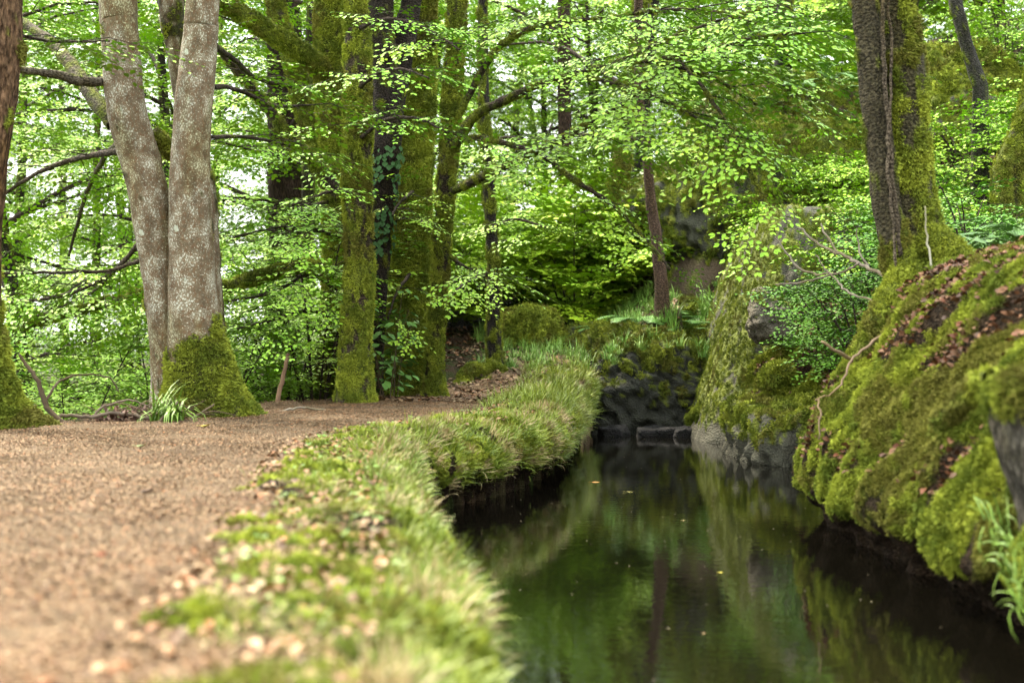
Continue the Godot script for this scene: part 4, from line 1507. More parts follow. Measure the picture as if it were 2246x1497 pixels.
	# --- other trunks on the right and behind
	var others := [
		["leaning_tree", "leaning lichen-grey tree in front of the moss-capped rock", [[2090, -40, 14, 13], [2108, 50, 14, 14], [2128, 120, 14, 14], [2150, 190, 14, 17]], 0.35, Color(0.06, 0.055, 0.045), 22],
		["mossy_tree", "leaning mossy tree at the top of the bank beside ferns", [[2300, 20, 12, 24], [2282, 130, 12, 25], [2264, 230, 12, 26], [2240, 310, 12, 28], [2215, 370, 12, 34]], 0.85, Color(0.05, 0.04, 0.03), 26],
		["hill_tree", "straight dark trunk on the hill above the overhanging boulder", [[1722, -40, 20, 16], [1720, 50, 20, 17], [1718, 130, 20, 18], [1716, 200, 20, 22]], 0.4, Color(0.03, 0.028, 0.022), 20],
		["conifer", "thick dark furrowed conifer trunk behind the mossy limbs", [[622, -40, 18.5, 34], [624, 120, 18.5, 38], [628, 300, 18.5, 42], [632, 450, 18.5, 44], [636, 600, 18.5, 46], [640, 860, 18.5, 50]], 0.02, Color(0.055, 0.036, 0.026), 34],
		["slope_tree", "leaning mossy trunk on the grassy slope before the boulder", [[1400, 100, 18, 18], [1378, 260, 18, 20], [1352, 420, 18, 22], [1330, 560, 18, 23], [1312, 680, 18, 28]], 0.9, Color(0.05, 0.04, 0.03), 22],
		["slope_tree", "dark bare trunk close behind the leaning mossy one", [[1418, 160, 18.6, 14], [1400, 380, 18.6, 16], [1378, 560, 18.6, 17], [1362, 660, 18.6, 20]], 0.3, Color(0.03, 0.024, 0.02), 18],
		["dead_tree", "brown bare trunk leaning across the overhanging boulder's face", [[1400, 160, 15.2, 9], [1416, 300, 15.2, 11], [1426, 420, 15.2, 12], [1440, 520, 15.2, 13], [1452, 620, 15.2, 15]], 0.15, Color(0.12, 0.075, 0.05), 16],
		["far_tree", "brown trunk seen through bright leaves above the dark boulder", [[1236, -40, 24, 14], [1238, 200, 24, 15], [1240, 440, 24, 16], [1244, 700, 24, 18]], 0.05, Color(0.07, 0.045, 0.032), 14],
	]
	for q in others:
		var pl := line(q[2])
		var bp := v3(pl[-1])
		t = thing(q[0], q[1], "tree", Vector3(bp.x, minf(bp.y, surface_y(bp.x, -bp.z)), bp.z))
		lv = Leaves.new()
		a = smooth_line(upward(pl, maxf(pl[0].y + 4.0, 9.0), 0.04), 0.05)
		# carry the foot down into the ground
		var foot: Vector4 = a[0]
		foot.y = minf(foot.y, surface_y(foot.x, -foot.z)) - 0.15
		a.insert(0, foot)
		trunk_part(t, a, {"sides": q[5], "amp": 0.014 if q[0] != "conifer" else 0.03, "moss": q[3], "bark": q[4], "fur": 1800.0 if q[3] > 0.2 else 0.0, "flare": 0.4, "flare_h": 0.3, "mat": "rough_bark" if q[0] in ["conifer", "far_tree"] else "bark"})
		if q[0] != "dead_tree":
			spread_limbs(t, lv, a, 7, pl[-1].y + 2.2, maxf(pl[0].y + 3.0, 8.5), 1.2, 2.8, {"twigs": 4.0, "twig": 0.9, "scale": 1.0, "every": 0.22, "tone": Color(1.0, 1.08, 0.85)})
		crown(t, lv, "beech")
	# a bare branch arching from the leaning tree behind the bank
	far_trees()


func tube_root(t: Node3D, q: Array) -> void:
	var m := MB.new()
	tube(m, smooth_line(line(q), 0.025), {"sides": 16, "amp": 0.016, "moss": 1.0})
	part("root", m.mesh(), mat["bark"], t)
	moss_on(m, t, 5000.0, 0.9)


func ivy(t: Node3D, pts: Array, n: int) -> void:
	var m := MB.new()
	add_leaf(m, Vector3.ZERO, Vector3(0, -0.9, 0.3).normalized(), Vector3(0, 0.3, 1).normalized(), 1.0, 0.95, 0.2, Color(0.03, 0.075, 0.018), 0.15)
	var me := m.mesh()
	for j in n:
		var q: Vector4 = pts[rng.randi() % pts.size()]
		var th := rng.randf_range(0.0, PI)
		var dir := Vector3(cos(th), 0, sin(th))
		var o := MeshInstance3D.new()
		o.name = "ivy_leaf"
		o.mesh = me
		o.material_override = mat["leaf"]
		var b := Basis(Vector3.UP, PI * 0.5 - th + rng.randf_range(-0.5, 0.5)).scaled(Vector3.ONE * rng.randf_range(0.035, 0.06))
		o.transform = Transform3D(b, v3(q) + dir * (q.w + 0.02) + Vector3(0, rng.randf_range(-0.05, 0.05), 0) - t.position)
		t.add_child(o, true)


func far_trees() -> void:
	# the wood behind: slim trees with low leafy limbs
	var r := RandomNumberGenerator.new()
	r.seed = 77
	var spots := []
	var rowd := [16.5, 19.0, 22.0, 26.0, 31.0, 38.0, 47.0]
	var per := [4, 7, 9, 13, 13, 13, 13]
	for k in rowd.size():
		for j in per[k]:
			var d: float = rowd[k] + r.randf_range(-1.2, 1.2) * (1.0 + k * 0.3)
			var half: float = d * 0.40 + 1.0
			var x: float = lerpf(-half, half, (j + r.randf_range(0.15, 0.85)) / per[k])
			if k == 0:
				x = lerpf(-half, -1.8, (j + r.randf()) / per[k])
			if (k == 1 or k == 2) and (x > -1.4 or x < -2.6):
				continue     # glade opened to let light in behind the boulders and a clearing in the valley
			spots.append([x, d])
	# unseen trees added behind the viewpoint, whose crowns shade what faces them
	for q in [[-6.0, -7.0], [-1.5, -8.5], [3.0, -8.0], [-9.0, -2.0]]:
		spots.append(q)
	for s in spots:
		var x: float = s[0]
		var d: float = s[1]
		var y := surface_y(x, d)
		if d < 0.0:
			shade_tree(Vector3(x, y, -d), r)
			continue
		var low := x < -1.5
		var t := thing("woodland_tree", ("slim leafy tree " if d < 20.0 else "leafy wood tree " if d < 28.5 else "pale leafy tree farther off " if d < 36.0 else "faint tree at the wood's back ") + seen_behind(Vector3(x, 0, -d)), "tree", Vector3(x, y, -d), "trees " + seen_behind(Vector3(x, 0, -d)))
		var lean := Vector2(r.randf_range(-0.6, 0.6), r.randf_range(-0.5, 0.5))
		var h := maxf(3.5, 0.24 * d + r.randf_range(0.8, 2.0) - y)
		var rad := r.randf_range(0.05, 0.13)
		var a := smooth_line([Vector4(x, y - 0.2, -d, rad * 1.2), Vector4(x + lean.x * 0.4, y + h * 0.35, -d + lean.y * 0.4, rad), Vector4(x + lean.x, y + h * 0.7, -d + lean.y, rad * 0.7), Vector4(x + lean.x * 1.2, y + h, -d + lean.y, 0.02)], 0.3)
		trunk_part(t, a, {"sides": 9, "amp": 0.01, "moss": 0.45, "bark": Color(0.05, 0.04, 0.03)})
		var lv := Leaves.new()
		var big := 1.0 + clampf((d - 18.0) / 25.0, 0.0, 1.0) * 1.0
		spread_limbs(t, lv, a, int(10 + h * 1.1), y + 0.6, y + h, 1.3, 2.7, {"twigs": 5.2 / sqrt(big), "twig": 1.0, "from": 0.12, "scale": big, "every": 0.22 * big, "tone": Color(1.05, 1.1, 0.8), "tilt": 0.4, "step": 0.4})
		crown(t, lv, "beech")


func shade_tree(at: Vector3, r: RandomNumberGenerator) -> void:  # out of view, added to block sky light from behind the camera
	var t := thing("added_shade_tree", "unseen broad leafy tree added behind the viewpoint for its shade", "tree", at, "added shade trees behind the viewpoint")
	var h := r.randf_range(9.0, 11.0)
	var a := smooth_line([Vector4(at.x, at.y - 0.2, at.z, 0.22), Vector4(at.x + 0.2, at.y + h * 0.5, at.z, 0.17), Vector4(at.x, at.y + h, at.z + 0.2, 0.04)], 0.3)
	trunk_part(t, a, {"sides": 12, "amp": 0.01, "moss": 0.4})
	var lv := Leaves.new()
	spread_limbs(t, lv, a, 20, at.y + 1.8, at.y + h, 2.0, 3.6, {"twigs": 1.6, "twig": 1.4, "from": 0.15, "scale": 2.8, "every": 0.8, "tilt": 0.5, "step": 0.5})
	crown(t, lv, "beech")


# ------------------------------------------------------------------ rocks, undergrowth and small things

func build_rocks() -> void:
	boulder("mossy_slab", "tall leaning granite slab streaked with moss, its foot in the water", Vector3(2.95, 0.3, -14.1), [[-0.94, 0.34, 0.05, 0.86], [0.1, 0.42, 0.9, 0.8], [-0.55, 0.4, 0.72, 0.86], [0.1, 0.95, -0.2, 1.5], [1, 0, 0, 1.5], [0, 0, -1, 1.5], [0, -1, 0, 1.4], [0.7, 0.3, 0.6, 1.1]],
		{"n": 64, "amp": 0.04, "sharp": 20.0, "moss": 0.5, "up_moss": 0.1, "streak": 1.0, "side_moss": Vector3(-0.3, 0, 0), "col": Color(0.105, 0.098, 0.068), "fur": 3600.0, "fur_size": 0.5, "wet_below": -0.27, "bare_below": -0.27, "low": 1.3, "tone": 0.95})
	boulder("dark_boulder", "dark mossy boulder closing the end of the canal", Vector3(1.42, -0.02, -15.3), [[-1, 0.15, 0.2, 0.72], [0, 0.2, 1, 0.75], [0, 1, 0.1, 0.62], [1, 0, 0, 1.0], [0, 0, -1, 1.0], [0, -1, 0, 1.0], [-0.6, 0.6, 0.5, 0.72], [0.5, 0.5, 0.7, 0.8]],
		{"n": 40, "amp": 0.1, "moss": 0.36, "up_moss": 0.6, "col": Color(0.042, 0.042, 0.03), "fur": 1800.0, "wet_below": -0.2, "bare_below": -0.22, "low": 0.9, "tone": 0.8})
	boulder("overhanging_boulder", "huge overhanging boulder with a dark hollow under its mossy belly", Vector3(2.55, 2.05, -17.6), [[-1, -0.25, 0.1, 1.15], [-0.5, 0.3, 0.8, 1.1], [0.1, 0.1, 1, 1.0], [-0.1, -1, 0.15, 0.85], [-0.55, 0.8, 0.1, 0.85], [0, 1, 0, 1.1], [1, 0, 0, 2.0], [0, 0, -1, 1.5], [-0.7, -0.6, 0.4, 1.0]],
		{"n": 52, "amp": 0.09, "moss": 0.62, "up_moss": 0.35, "streak": 1.0, "col": Color(0.062, 0.062, 0.04), "fur": 1500.0, "fur_size": 1.2, "low": 1.2, "herbs": 90.0, "tone": 0.9})
	boulder("boulder", "mossy boulder carrying ferns and leaf litter behind the bank tree", Vector3(3.75, 2.75, -18.0), [[-0.8, 0.5, 0.3, 1.1], [0, 0.3, 1, 1.0], [0.2, 1, 0.1, 1.0], [1, 0, 0, 1.6], [0, 0, -1, 1.5], [0, -1, 0, 2.2], [-0.3, 0.6, 0.7, 1.0]],
		{"n": 44, "amp": 0.14, "moss": 0.5, "up_moss": 0.3, "col": Color(0.12, 0.085, 0.05), "fur": 1500.0, "fur_size": 1.3, "low": 2.0, "herbs": 260.0})
	boulder("back_boulder", "plain dark grey boulder behind the mossy trunks", Vector3(-0.55, 0.6, -18.2), [[-1, 0.1, 0.2, 0.42], [1, 0.2, 0.1, 0.42], [0.1, 0.15, 1, 0.5], [0, 1, 0.2, 0.55], [0, 0, -1, 0.6], [0, -1, 0, 0.7], [0.6, 0.6, 0.3, 0.5], [0.75, -0.1, 0.6, 0.45]],
		{"n": 34, "amp": 0.03, "sharp": 14.0, "moss": 0.02, "up_moss": 0.25, "col": Color(0.085, 0.08, 0.072), "low": 0.65})
	boulder("mossy_rock", "rounded moss-covered rock beside the leaf-strewn slope", Vector3(0.17, 0.6, -16.2), box_planes(0.36, 0.26, 0.35, 3), {"n": 26, "amp": 0.06, "moss": 0.95, "col": Color(0.06, 0.05, 0.04), "fur": 3000.0, "low": 0.3})
	boulder("shaded_rock", "shaded dark rock under the bright leaves of the slope", Vector3(0.85, 1.15, -20.0), box_planes(0.45, 0.42, 0.4, 4), {"n": 24, "amp": 0.07, "moss": 0.3, "col": Color(0.045, 0.045, 0.042), "fur": 600.0, "low": 0.5})
	boulder("capped_rock", "grey rock with an orange-green moss cap on the hilltop", Vector3(5.45, 3.35, -16.8), box_planes(0.62, 0.62, 0.6, 5), {"n": 28, "amp": 0.1, "moss": 0.75, "up_moss": 0.4, "col": Color(0.09, 0.08, 0.065), "fur": 1600.0, "fur_size": 1.4, "low": 0.7})
	boulder("root_stone", "small round stone with a moss cap beside the thin tree's roots", P(1016, 858, 13.9), box_planes(0.09, 0.09, 0.09, 6), {"n": 16, "amp": 0.02, "moss": 0.5, "up_moss": 0.6, "col": Color(0.03, 0.025, 0.02), "fur": 4000.0, "fur_size": 0.8, "low": 0.1})
	boulder("root_mound", "low mossy mound under the thin tree", Vector3(-0.1, -0.05, -14.2), box_planes(0.42, 0.16, 0.3, 7), {"n": 26, "amp": 0.06, "moss": 0.75, "col": Color(0.05, 0.04, 0.03), "fur": 3200.0, "low": 0.2})
	boulder("slope_stone", "mossy stone half sunk in the litter above the bank's tip", P(1215, 870, 14.0), box_planes(0.2, 0.14, 0.18, 8), {"n": 20, "amp": 0.04, "moss": 0.8, "col": Color(0.05, 0.04, 0.03), "fur": 3200.0, "low": 0.15})
	boulder("ledge_stone", "small moss-topped stone on the litter beside the slab", P(1704, 824, 11.8), box_planes(0.11, 0.09, 0.12, 9), {"n": 18, "amp": 0.03, "moss": 0.7, "up_moss": 0.5, "col": Color(0.035, 0.03, 0.024), "fur": 5000.0, "low": 0.12})
	boulder("cave_step", "mossy stone step below the dark hollow", Vector3(2.3, 0.65, -16.6), box_planes(0.6, 0.35, 0.5, 10), {"n": 26, "amp": 0.08, "moss": 0.7, "col": Color(0.05, 0.042, 0.032), "fur": 1500.0, "low": 0.4})
	for q in [[1345, 948, 14.35, 0.13, 11], [1440, 953, 14.3, 0.17, 12], [1505, 950, 14.2, 0.11, 13]]:
		boulder("water_stone", "wet black stone at the waterline under the dark boulder", P(q[0], q[1], q[2]), box_planes(q[3] * 1.3, q[3] * 0.5, q[3], q[4]), {"n": 16, "amp": 0.03, "moss": -0.5, "up_moss": 0.0, "col": Color(0.022, 0.02, 0.018), "low": 0.1, "group": "stones at the canal's end"})
	# bare rock showing through in the hollow by the slab
	boulder("pale_rock", "pale bare granite knob beside the leaning slab", P(1690, 690, 13.0), box_planes(0.2, 0.26, 0.25, 14), {"n": 30, "amp": 0.05, "sharp": 5.0, "moss": 0.22, "up_moss": 0.3, "col": Color(0.14, 0.12, 0.085), "fur": 1500.0, "low": 0.3})
	boulder("foot_rock", "low granite rock with wet black base between slab and bank", Vector3(2.35, -0.32, -11.4), box_planes(0.5, 0.3, 0.75, 15), {"n": 36, "amp": 0.08, "moss": 0.55, "streak": 0.7, "col": Color(0.1, 0.095, 0.066), "fur": 2400.0, "wet_below": -0.28, "bare_below": -0.28, "low": 0.4})


func fern(label: String, at: Vector3, size: float, n: int, group := "", tone := Color.WHITE) -> void:
	var t := thing("fern", label, "fern", at, group)
	var turn := rng.randf() * TAU
	for j in n:
		var o := MeshInstance3D.new()
		o.name = "frond"
		o.mesh = shp["frond"][j % 2]
		o.material_override = mat["leaf"]
		var s := size * rng.randf_range(0.8, 1.15)
		o.transform = Transform3D((Basis(Vector3.UP, turn + TAU * j / n + rng.randf_range(-0.25, 0.25)) * Basis(Vector3.RIGHT, rng.randf_range(-0.15, 0.35))).scaled(Vector3.ONE * s), Vector3(0, -0.01, 0))
		t.add_child(o, true)


func shrub(called: String, label: String, at: Vector3, h: float, spread: float, stems: int, kind: String, o: Dictionary, group := "") -> void:
	var t := thing(called, label, "shrub", at, group)
	var lv := Leaves.new()
	for j in stems:
		var a := TAU * j / stems + rng.randf_range(-0.4, 0.4)
		var dir := Vector3(cos(a), 0, sin(a))
		var s := spread * rng.randf_range(0.5, 1.1)
		var hh := h * rng.randf_range(0.6, 1.05)
		var p0 := at + dir * 0.05 - Vector3(0, 0.05, 0)
		var p1 := at + dir * s * 0.4 + Vector3(0, hh * 0.6, 0)
		var p2 := at + dir * s + Vector3(0, hh, 0)
		var oo := {"twigs": 7.0, "twig": 0.4, "from": 0.15, "scale": 0.75, "every": 0.14, "sides": 5, "plain": true, "step": 0.15, "tilt": 0.35}
		oo.merge(o, true)
		limb(t, lv, [Vector4(p0.x, p0.y, p0.z, 0.011), Vector4(p1.x, p1.y, p1.z, 0.008), Vector4(p2.x, p2.y, p2.z, 0.003)], oo, "stem")
	crown(t, lv, kind)


func on_ground(x: float, d: float) -> Vector3:
	return Vector3(x, surface_y(x, d), -d)


func build_undergrowth() -> void:
	# shrubs below the path edge on the left
	for q in [[-4.6, 11.5], [-3.7, 11.8], [-3.2, 12.8], [-2.5, 12.3], [-2.1, 13.2], [-1.75, 12.6], [-3.0, 14.2], [-4.2, 14.0], [-5.2, 13.2], [-2.2, 14.8], [-5.8, 15.5], [-3.8, 16.0], [-2.6, 16.5], [-1.7, 15.4], [-6.5, 17.5], [-4.8, 18.0]]:
		shrub("understorey_shrub", "leafy shrub below the path, " + seen_behind(on_ground(q[0], q[1])), on_ground(q[0], q[1]), rng.randf_range(1.4, 2.3), 0.95, 7, "beech", {"tone": Color(0.95, 1.05, 0.9) if q[1] < 14 else Color(0.95, 1.1, 0.85), "twig": 0.5}, "shrubs below the path")
	# the sapling with broad leaves at the thick trunk: leaves are big enough to be parts
	sapling()
	# dark glossy thicket in the hollow by the slab and over the bank
	for q in [[2.62, 10.6], [2.9, 11.2], [3.0, 10.0], [2.75, 12.0], [3.3, 11.6], [3.4, 10.6]]:
		var g := on_ground(q[0], q[1])
		shrub("holly_shrub", "small dark glossy-leaved shrub in the hollow between slab and bank", g, rng.randf_range(0.45, 0.8), 0.45, 8, "holly", {"tone": Color(0.5, 0.72, 0.7), "twig": 0.3, "scale": 0.7, "every": 0.1}, "glossy shrubs in the hollow")
	for q in [[3.4, 13.0], [3.9, 13.6], [4.3, 12.6], [3.7, 14.6], [4.6, 14.4], [5.2, 13.6], [4.2, 15.6], [5.0, 15.8], [3.4, 15.8], [5.8, 15.0], [5.9, 17.0], [4.8, 17.6], [6.4, 18.4], [3.0, 14.6], [3.2, 16.5], [3.8, 16.4], [4.3, 16.4]]:
		shrub("hillside_shrub", "bright green bramble shrub on the hillside, " + seen_behind(on_ground(q[0], q[1])), on_ground(q[0], q[1]), rng.randf_range(0.4, 0.85), 0.6, 7, "holly", {"tone": Color(1.05, 1.12, 0.85), "twig": 0.4, "scale": 0.95, "every": 0.12}, "brambles on the hillside")
	for q in [[1.6, 19.0], [2.4, 20.5], [0.6, 19.4], [-0.4, 20.5], [3.4, 20.5], [4.6, 20.0], [1.2, 22.0], [-1.4, 19.0], [-0.9, 16.8], [0.75, 17.3], [0.3, 18.0], [1.25, 18.2]]:
		shrub("slope_shrub", "yellow-green hazel shrub on the slope, " + seen_behind(on_ground(q[0], q[1])), on_ground(q[0], q[1]), rng.randf_range(1.2, 2.2), 0.9, 7, "hazel", {"tone": Color(1.15, 1.12, 0.85), "twig": 0.5, "scale": 0.9}, "hazel shrubs on the slope")
	# ferns
	var spots := [[2.95, 8.6, 0.8], [3.2, 9.3, 1.0], [3.5, 10.2, 1.1], [2.75, 9.4, 0.8], [3.8, 10.9, 1.2], [4.2, 11.5, 1.1], [3.35, 8.8, 0.8], [4.0, 12.2, 1.2], [2.9, 8.0, 0.6]]
	for q in spots:
		fern("green fern on the upper bank behind the twin-stemmed tree", on_ground(q[0], q[1]), q[2], 8, "ferns on the upper bank")
	for q in [[1.35, 15.4, 0.9], [1.6, 15.6, 1.0], [1.85, 15.3, 0.8], [1.1, 15.9, 0.9], [2.0, 15.9, 0.8]]:
		var at := Vector3(q[0], 0.52 + 0.12 * rng.randf(), -q[1])
		fern("fern growing on top of the dark boulder at the canal's end", at, q[2], 7, "ferns on the dark boulder")
	for q in [[3.5, 3.55, 17.2], [3.9, 3.7, 17.4], [4.3, 3.5, 17.0], [3.1, 3.3, 17.3]]:
		fern("fern rooted on the litter-topped mossy boulder", Vector3(q[0], minf(q[1], 3.7), -q[2]), 0.7, 6, "ferns on the mossy boulder")
	# grass on the slope beyond the path, on the dark boulder and by the beech
	var xf := []
	var cl := []
	for q in 1100:
		var d := rng.randf_range(14.4, 18.5)
		var x := rng.randf_range(-0.4, 2.4)
		if nb.get_noise_2d(x * 24.0, d * 20.0) < -0.02:
			continue
		var y := surface_y(x, d)
		if d < 16.2 and x > 0.95 and x < 2.2:
			y = maxf(y, 0.5 - 0.5 * pow(absf(x - 1.55), 2.0) + rng.randf_range(-0.12, 0.06))
		xf.append(Transform3D(Basis(Vector3.UP, rng.randf() * TAU).scaled(Vector3.ONE * rng.randf_range(0.6, 1.2)), Vector3(x, y, -d)))
		cl.append(Color(0.12, 0.25, 0.035).lerp(Color(0.2, 0.3, 0.05), rng.randf()) * rng.randf_range(0.8, 1.2))
	stuff("slope_grass", "arching green wood grass on the slope beyond the path", "grass", shp["long_grass"], mat["grass_blade"], xf, cl)
	# ground cover of small leaves over the hillside
	xf = []
	cl = []
	for q in 30000:
		var d := 7.6 + 13.0 * pow(rng.randf(), 0.8)
		var x := lerpf(xr(minf(d, 13.9)) + 0.6, d * 0.42, rng.randf())
		if x < xr(minf(d, 13.9)) + 0.45:
			continue
		if nb.get_noise_2d(x * 16.0 + 90.0, d * 16.0) < -0.02:
			continue
		var y := surface_y(x, d)
		xf.append(Transform3D(Basis.from_euler(Vector3(rng.randf_range(-0.6, 0.6), rng.randf() * TAU, rng.randf_range(-0.6, 0.6))).scaled(Vector3.ONE * rng.randf_range(0.022, 0.045)), Vector3(x, y + 0.02 + 0.16 * pow(rng.randf(), 2.0), -d)))
		cl.append(Color(0.065, 0.14, 0.03).lerp(Color(0.15, 0.25, 0.04), rng.randf()) * rng.randf_range(0.7, 1.2))
	stuff("ground_cover", "low leafy ground cover of ivy and bilberry on the hillside", "ground cover", shp["herb"], mat["leaf"], xf, cl)


func sapling() -> void:
	var at := Vector3(-1.05, 0, -12.1)
	var t := thing("sapling", "broad-leaved sapling in front of the thickest trunk", "shrub", at)
	var m := MB.new()
	var lm := []
	for k in 2:
		var q := MB.new()
		add_leaf(q, Vector3.ZERO, Vector3(0, 0, 1), Vector3.UP, 1.0, 0.72, 0.2, Color(0.09, 0.19, 0.035) * (0.9 + 0.25 * k), 0.2 + 0.1 * k)
		lm.append(q.mesh())
	for s in 6:
		var a := rng.randf() * TAU
		var h := rng.randf_range(0.6, 1.1)
		var sp := rng.randf_range(0.12, 0.4)
		var p0 := Vector3(rng.randf_range(-0.08, 0.08), 0, rng.randf_range(-0.08, 0.08)) + at
		var p1 := p0 + Vector3(cos(a) * sp * 0.3, h * 0.55, sin(a) * sp * 0.3)
		var p2 := p0 + Vector3(cos(a) * sp, h, sin(a) * sp)
		thin(m, p0, p1, 0.006, 0.004, Color(0.08, 0.06, 0.035))
		thin(m, p1, p2, 0.004, 0.002, Color(0.08, 0.06, 0.035))
		for j in 30:
			var u := 0.12 + 0.88 * j / 29.0
			var p := p0.lerp(p1, u / 0.55) if u < 0.55 else p1.lerp(p2, (u - 0.55) / 0.45)
			var la := rng.randf() * TAU
			var off := Vector3(cos(la), 0.1, sin(la)) * rng.randf_range(0.03, 0.2)
			thin(m, p, p + off, 0.0015, 0.001, Color(0.08, 0.06, 0.035))
			var o := MeshInstance3D.new()
			o.name = "leaf"
			o.mesh = lm[j % 2]
			o.material_override = mat["leaf"]
			o.transform = Transform3D((Basis(Vector3.UP, PI * 0.5 - la) * Basis.from_euler(Vector3(rng.randf_range(0.0, 0.5), 0, rng.randf_range(-0.4, 0.4)))).scaled(Vector3.ONE * rng.randf_range(0.06, 0.1)), p + off - at)
			t.add_child(o, true)
	part("stem", m.mesh(), mat["twig"], t)


func stick(called: String, label: String, category: String, lines: Array, col: Color, group := "") -> Node3D:
	var first: Vector4 = lines[0][0]
	var low := first
	for l in lines:
		for q in l:
			if q.y < low.y:
				low = q
	var t := thing(called, label, category, v3(low), group)
	for j in lines.size():
		var m := MB.new()
		var pts := smooth_line(lines[j], 0.03)
		for k in range(1, pts.size()):
			var q: Vector4 = pts[k]
			q.x += na.get_noise_3d(q.y * 160.0, q.z * 160.0, q.x * 160.0) * 0.015
			q.y += na.get_noise_3d(q.z * 160.0 + 50.0, q.x * 160.0, q.y * 160.0) * 0.015
			pts[k] = q
		tube(m, pts, {"sides": 7, "amp": 0.0015, "moss": -1.0, "bark": col})
		part("branch" if j == 0 else "twig", m.mesh(), mat["twig"], t)
	return t


func build_small_things() -> void:
	# the stump on the bank at the picture's border
	var t := thing("stump", "grey rotten stump with a thick moss cap on the steep bank", "stump", Vector3(1.58, 0.0, -4.3))
	var a := smooth_line([Vector4(1.66, -0.12, -4.3, 0.115), Vector4(1.62, 0.06, -4.3, 0.105), Vector4(1.57, 0.2, -4.3, 0.105), Vector4(1.555, 0.3, -4.3, 0.11), Vector4(1.555, 0.37, -4.3, 0.1), Vector4(1.555, 0.405, -4.3, 0.06)], 0.012)
	var m := MB.new()
	tube(m, a, {"sides": 44, "amp": 0.022, "moss": 0.12, "bark": Color(0.12, 0.105, 0.08)})
	# the moss cap sits on the top and spills over the rim
	for j in m.v.size():
		var p := m.v[j]
		if p.y > 0.27 + na.get_noise_2d(p.x * 300.0, p.z * 300.0) * 0.06:
			m.k[j] = 1.0
			m.c[j] = moss_a.lerp(moss_b, 0.6)
	part("trunk", m.mesh(), mat["rough_bark"], t)
	moss_on(m, t, 7000.0, 0.9)
	# a mossy root curving down beside it
	tube_root(t, [[2175, 830, 4.6, 14], [2140, 850, 4.7, 13], [2100, 890, 4.8, 11], [2060, 930, 4.85, 8]])

	# dead branches on the bank
	var pale := Color(0.14, 0.115, 0.085)
	stick("dead_branch", "pale bare forked branch hanging over the hollow from the tree's foot", "branch", [line([[1965, 612, 7.9, 4.5], [1900, 585, 8.2, 4], [1840, 555, 8.5, 3.5], [1800, 538, 8.7, 3], [1755, 500, 8.9, 2]]), line([[1840, 555, 8.5, 3], [1815, 520, 8.6, 2.2], [1800, 490, 8.7, 1.5]]), line([[1885, 578, 8.25, 3], [1830, 600, 8.5, 2.5], [1760, 590, 8.7, 2.2], [1700, 520, 8.8, 1.5]]), line([[1830, 600, 8.5, 2.2], [1760, 618, 8.6, 2], [1700, 622, 8.7, 1.3]]), line([[1905, 585, 8.2, 2.5], [1885, 545, 8.3, 2], [1880, 500, 8.3, 1.2]]), line([[1920, 660, 8.0, 2.5], [1870, 645, 8.2, 2.2], [1830, 610, 8.4, 1.8], [1790, 560, 8.5, 1.2]])], pale)
	stick("dead_branch", "short bleached stick leaning out of the moss above the water", "branch", [line([[1865, 785, 7.6, 5], [1845, 772, 7.55, 4.5], [1802, 748, 7.5, 2.5]])], Color(0.3, 0.22, 0.15))
	stick("dead_branch", "long thin stick lying down the face of the mossy bank", "branch", [line([[1948, 725, 7.05, 3], [1900, 760, 7.0, 3], [1868, 790, 7.0, 2.8], [1840, 850, 6.95, 2.4], [1790, 878, 6.9, 1.6]]), line([[1796, 874, 6.9, 2], [1800, 910, 6.85, 1.8], [1796, 960, 6.8, 1.4]])], Color(0.16, 0.11, 0.07))
	stick("fallen_log", "short mossy log lying on the litter behind the bank tree's foot", "log", [line([[2090, 592, 7.3, 13], [2120, 588, 7.3, 15], [2165, 584, 7.3, 13]]), line([[2160, 580, 7.3, 5], [2185, 572, 7.3, 4], [2200, 560, 7.3, 2.5]])], Color(0.06, 0.04, 0.028))
	stick("dead_branch", "thin twig lying on the litter at the top of the bank", "branch", [line([[2060, 645, 6.6, 2.5], [2120, 610, 6.6, 2.5], [2200, 600, 6.6, 2], [2260, 610, 6.6, 1.5]])], Color(0.13, 0.1, 0.07))
	stick("dead_branch", "slender pale stem leaning up against the bank tree", "branch", [line([[2062, 640, 7.2, 3], [2046, 590, 7.25, 2.6], [2034, 520, 7.3, 2.2], [2028, 450, 7.3, 1.5]])], Color(0.26, 0.24, 0.17))

	# brushwood at the beech's foot
	var dk := Color(0.07, 0.05, 0.035)
	stick("fallen_branch", "dark crooked branch rising beside the mossy root foot", "branch", [line([[150, 935, 8.6, 6], [112, 905, 8.65, 6], [95, 870, 8.7, 6], [80, 830, 8.75, 5], [56, 800, 8.8, 4], [40, 775, 8.8, 3]]), line([[100, 880, 8.7, 3], [130, 835, 8.8, 2.5], [190, 820, 8.9, 2], [240, 830, 9.0, 1.8], [262, 860, 9.0, 1.2]])], dk)
	stick("fallen_branch", "long bent branch lying along the path's far edge", "branch", [line([[130, 912, 8.7, 4], [200, 912, 8.75, 4], [260, 905, 8.8, 4], [330, 918, 8.8, 3.5], [400, 928, 8.8, 3], [440, 905, 8.85, 2.5], [470, 885, 8.9, 2]]), line([[200, 912, 8.75, 3], [230, 890, 8.8, 2.5], [290, 878, 8.85, 2], [340, 900, 8.9, 1.5]]), line([[330, 935, 8.6, 3], [370, 905, 8.7, 2.5], [390, 880, 8.75, 2]])], Color(0.12, 0.09, 0.065))
	stick("fallen_branch", "grey branch bowed over the path's edge right of the beech", "branch", [line([[585, 915, 9.9, 3], [620, 900, 10.0, 3], [665, 892, 10.1, 2.5], [720, 900, 10.2, 1.8]]), line([[600, 910, 9.95, 2], [650, 905, 10.0, 1.8], [670, 915, 10.0, 1.2]])], Color(0.2, 0.17, 0.13))
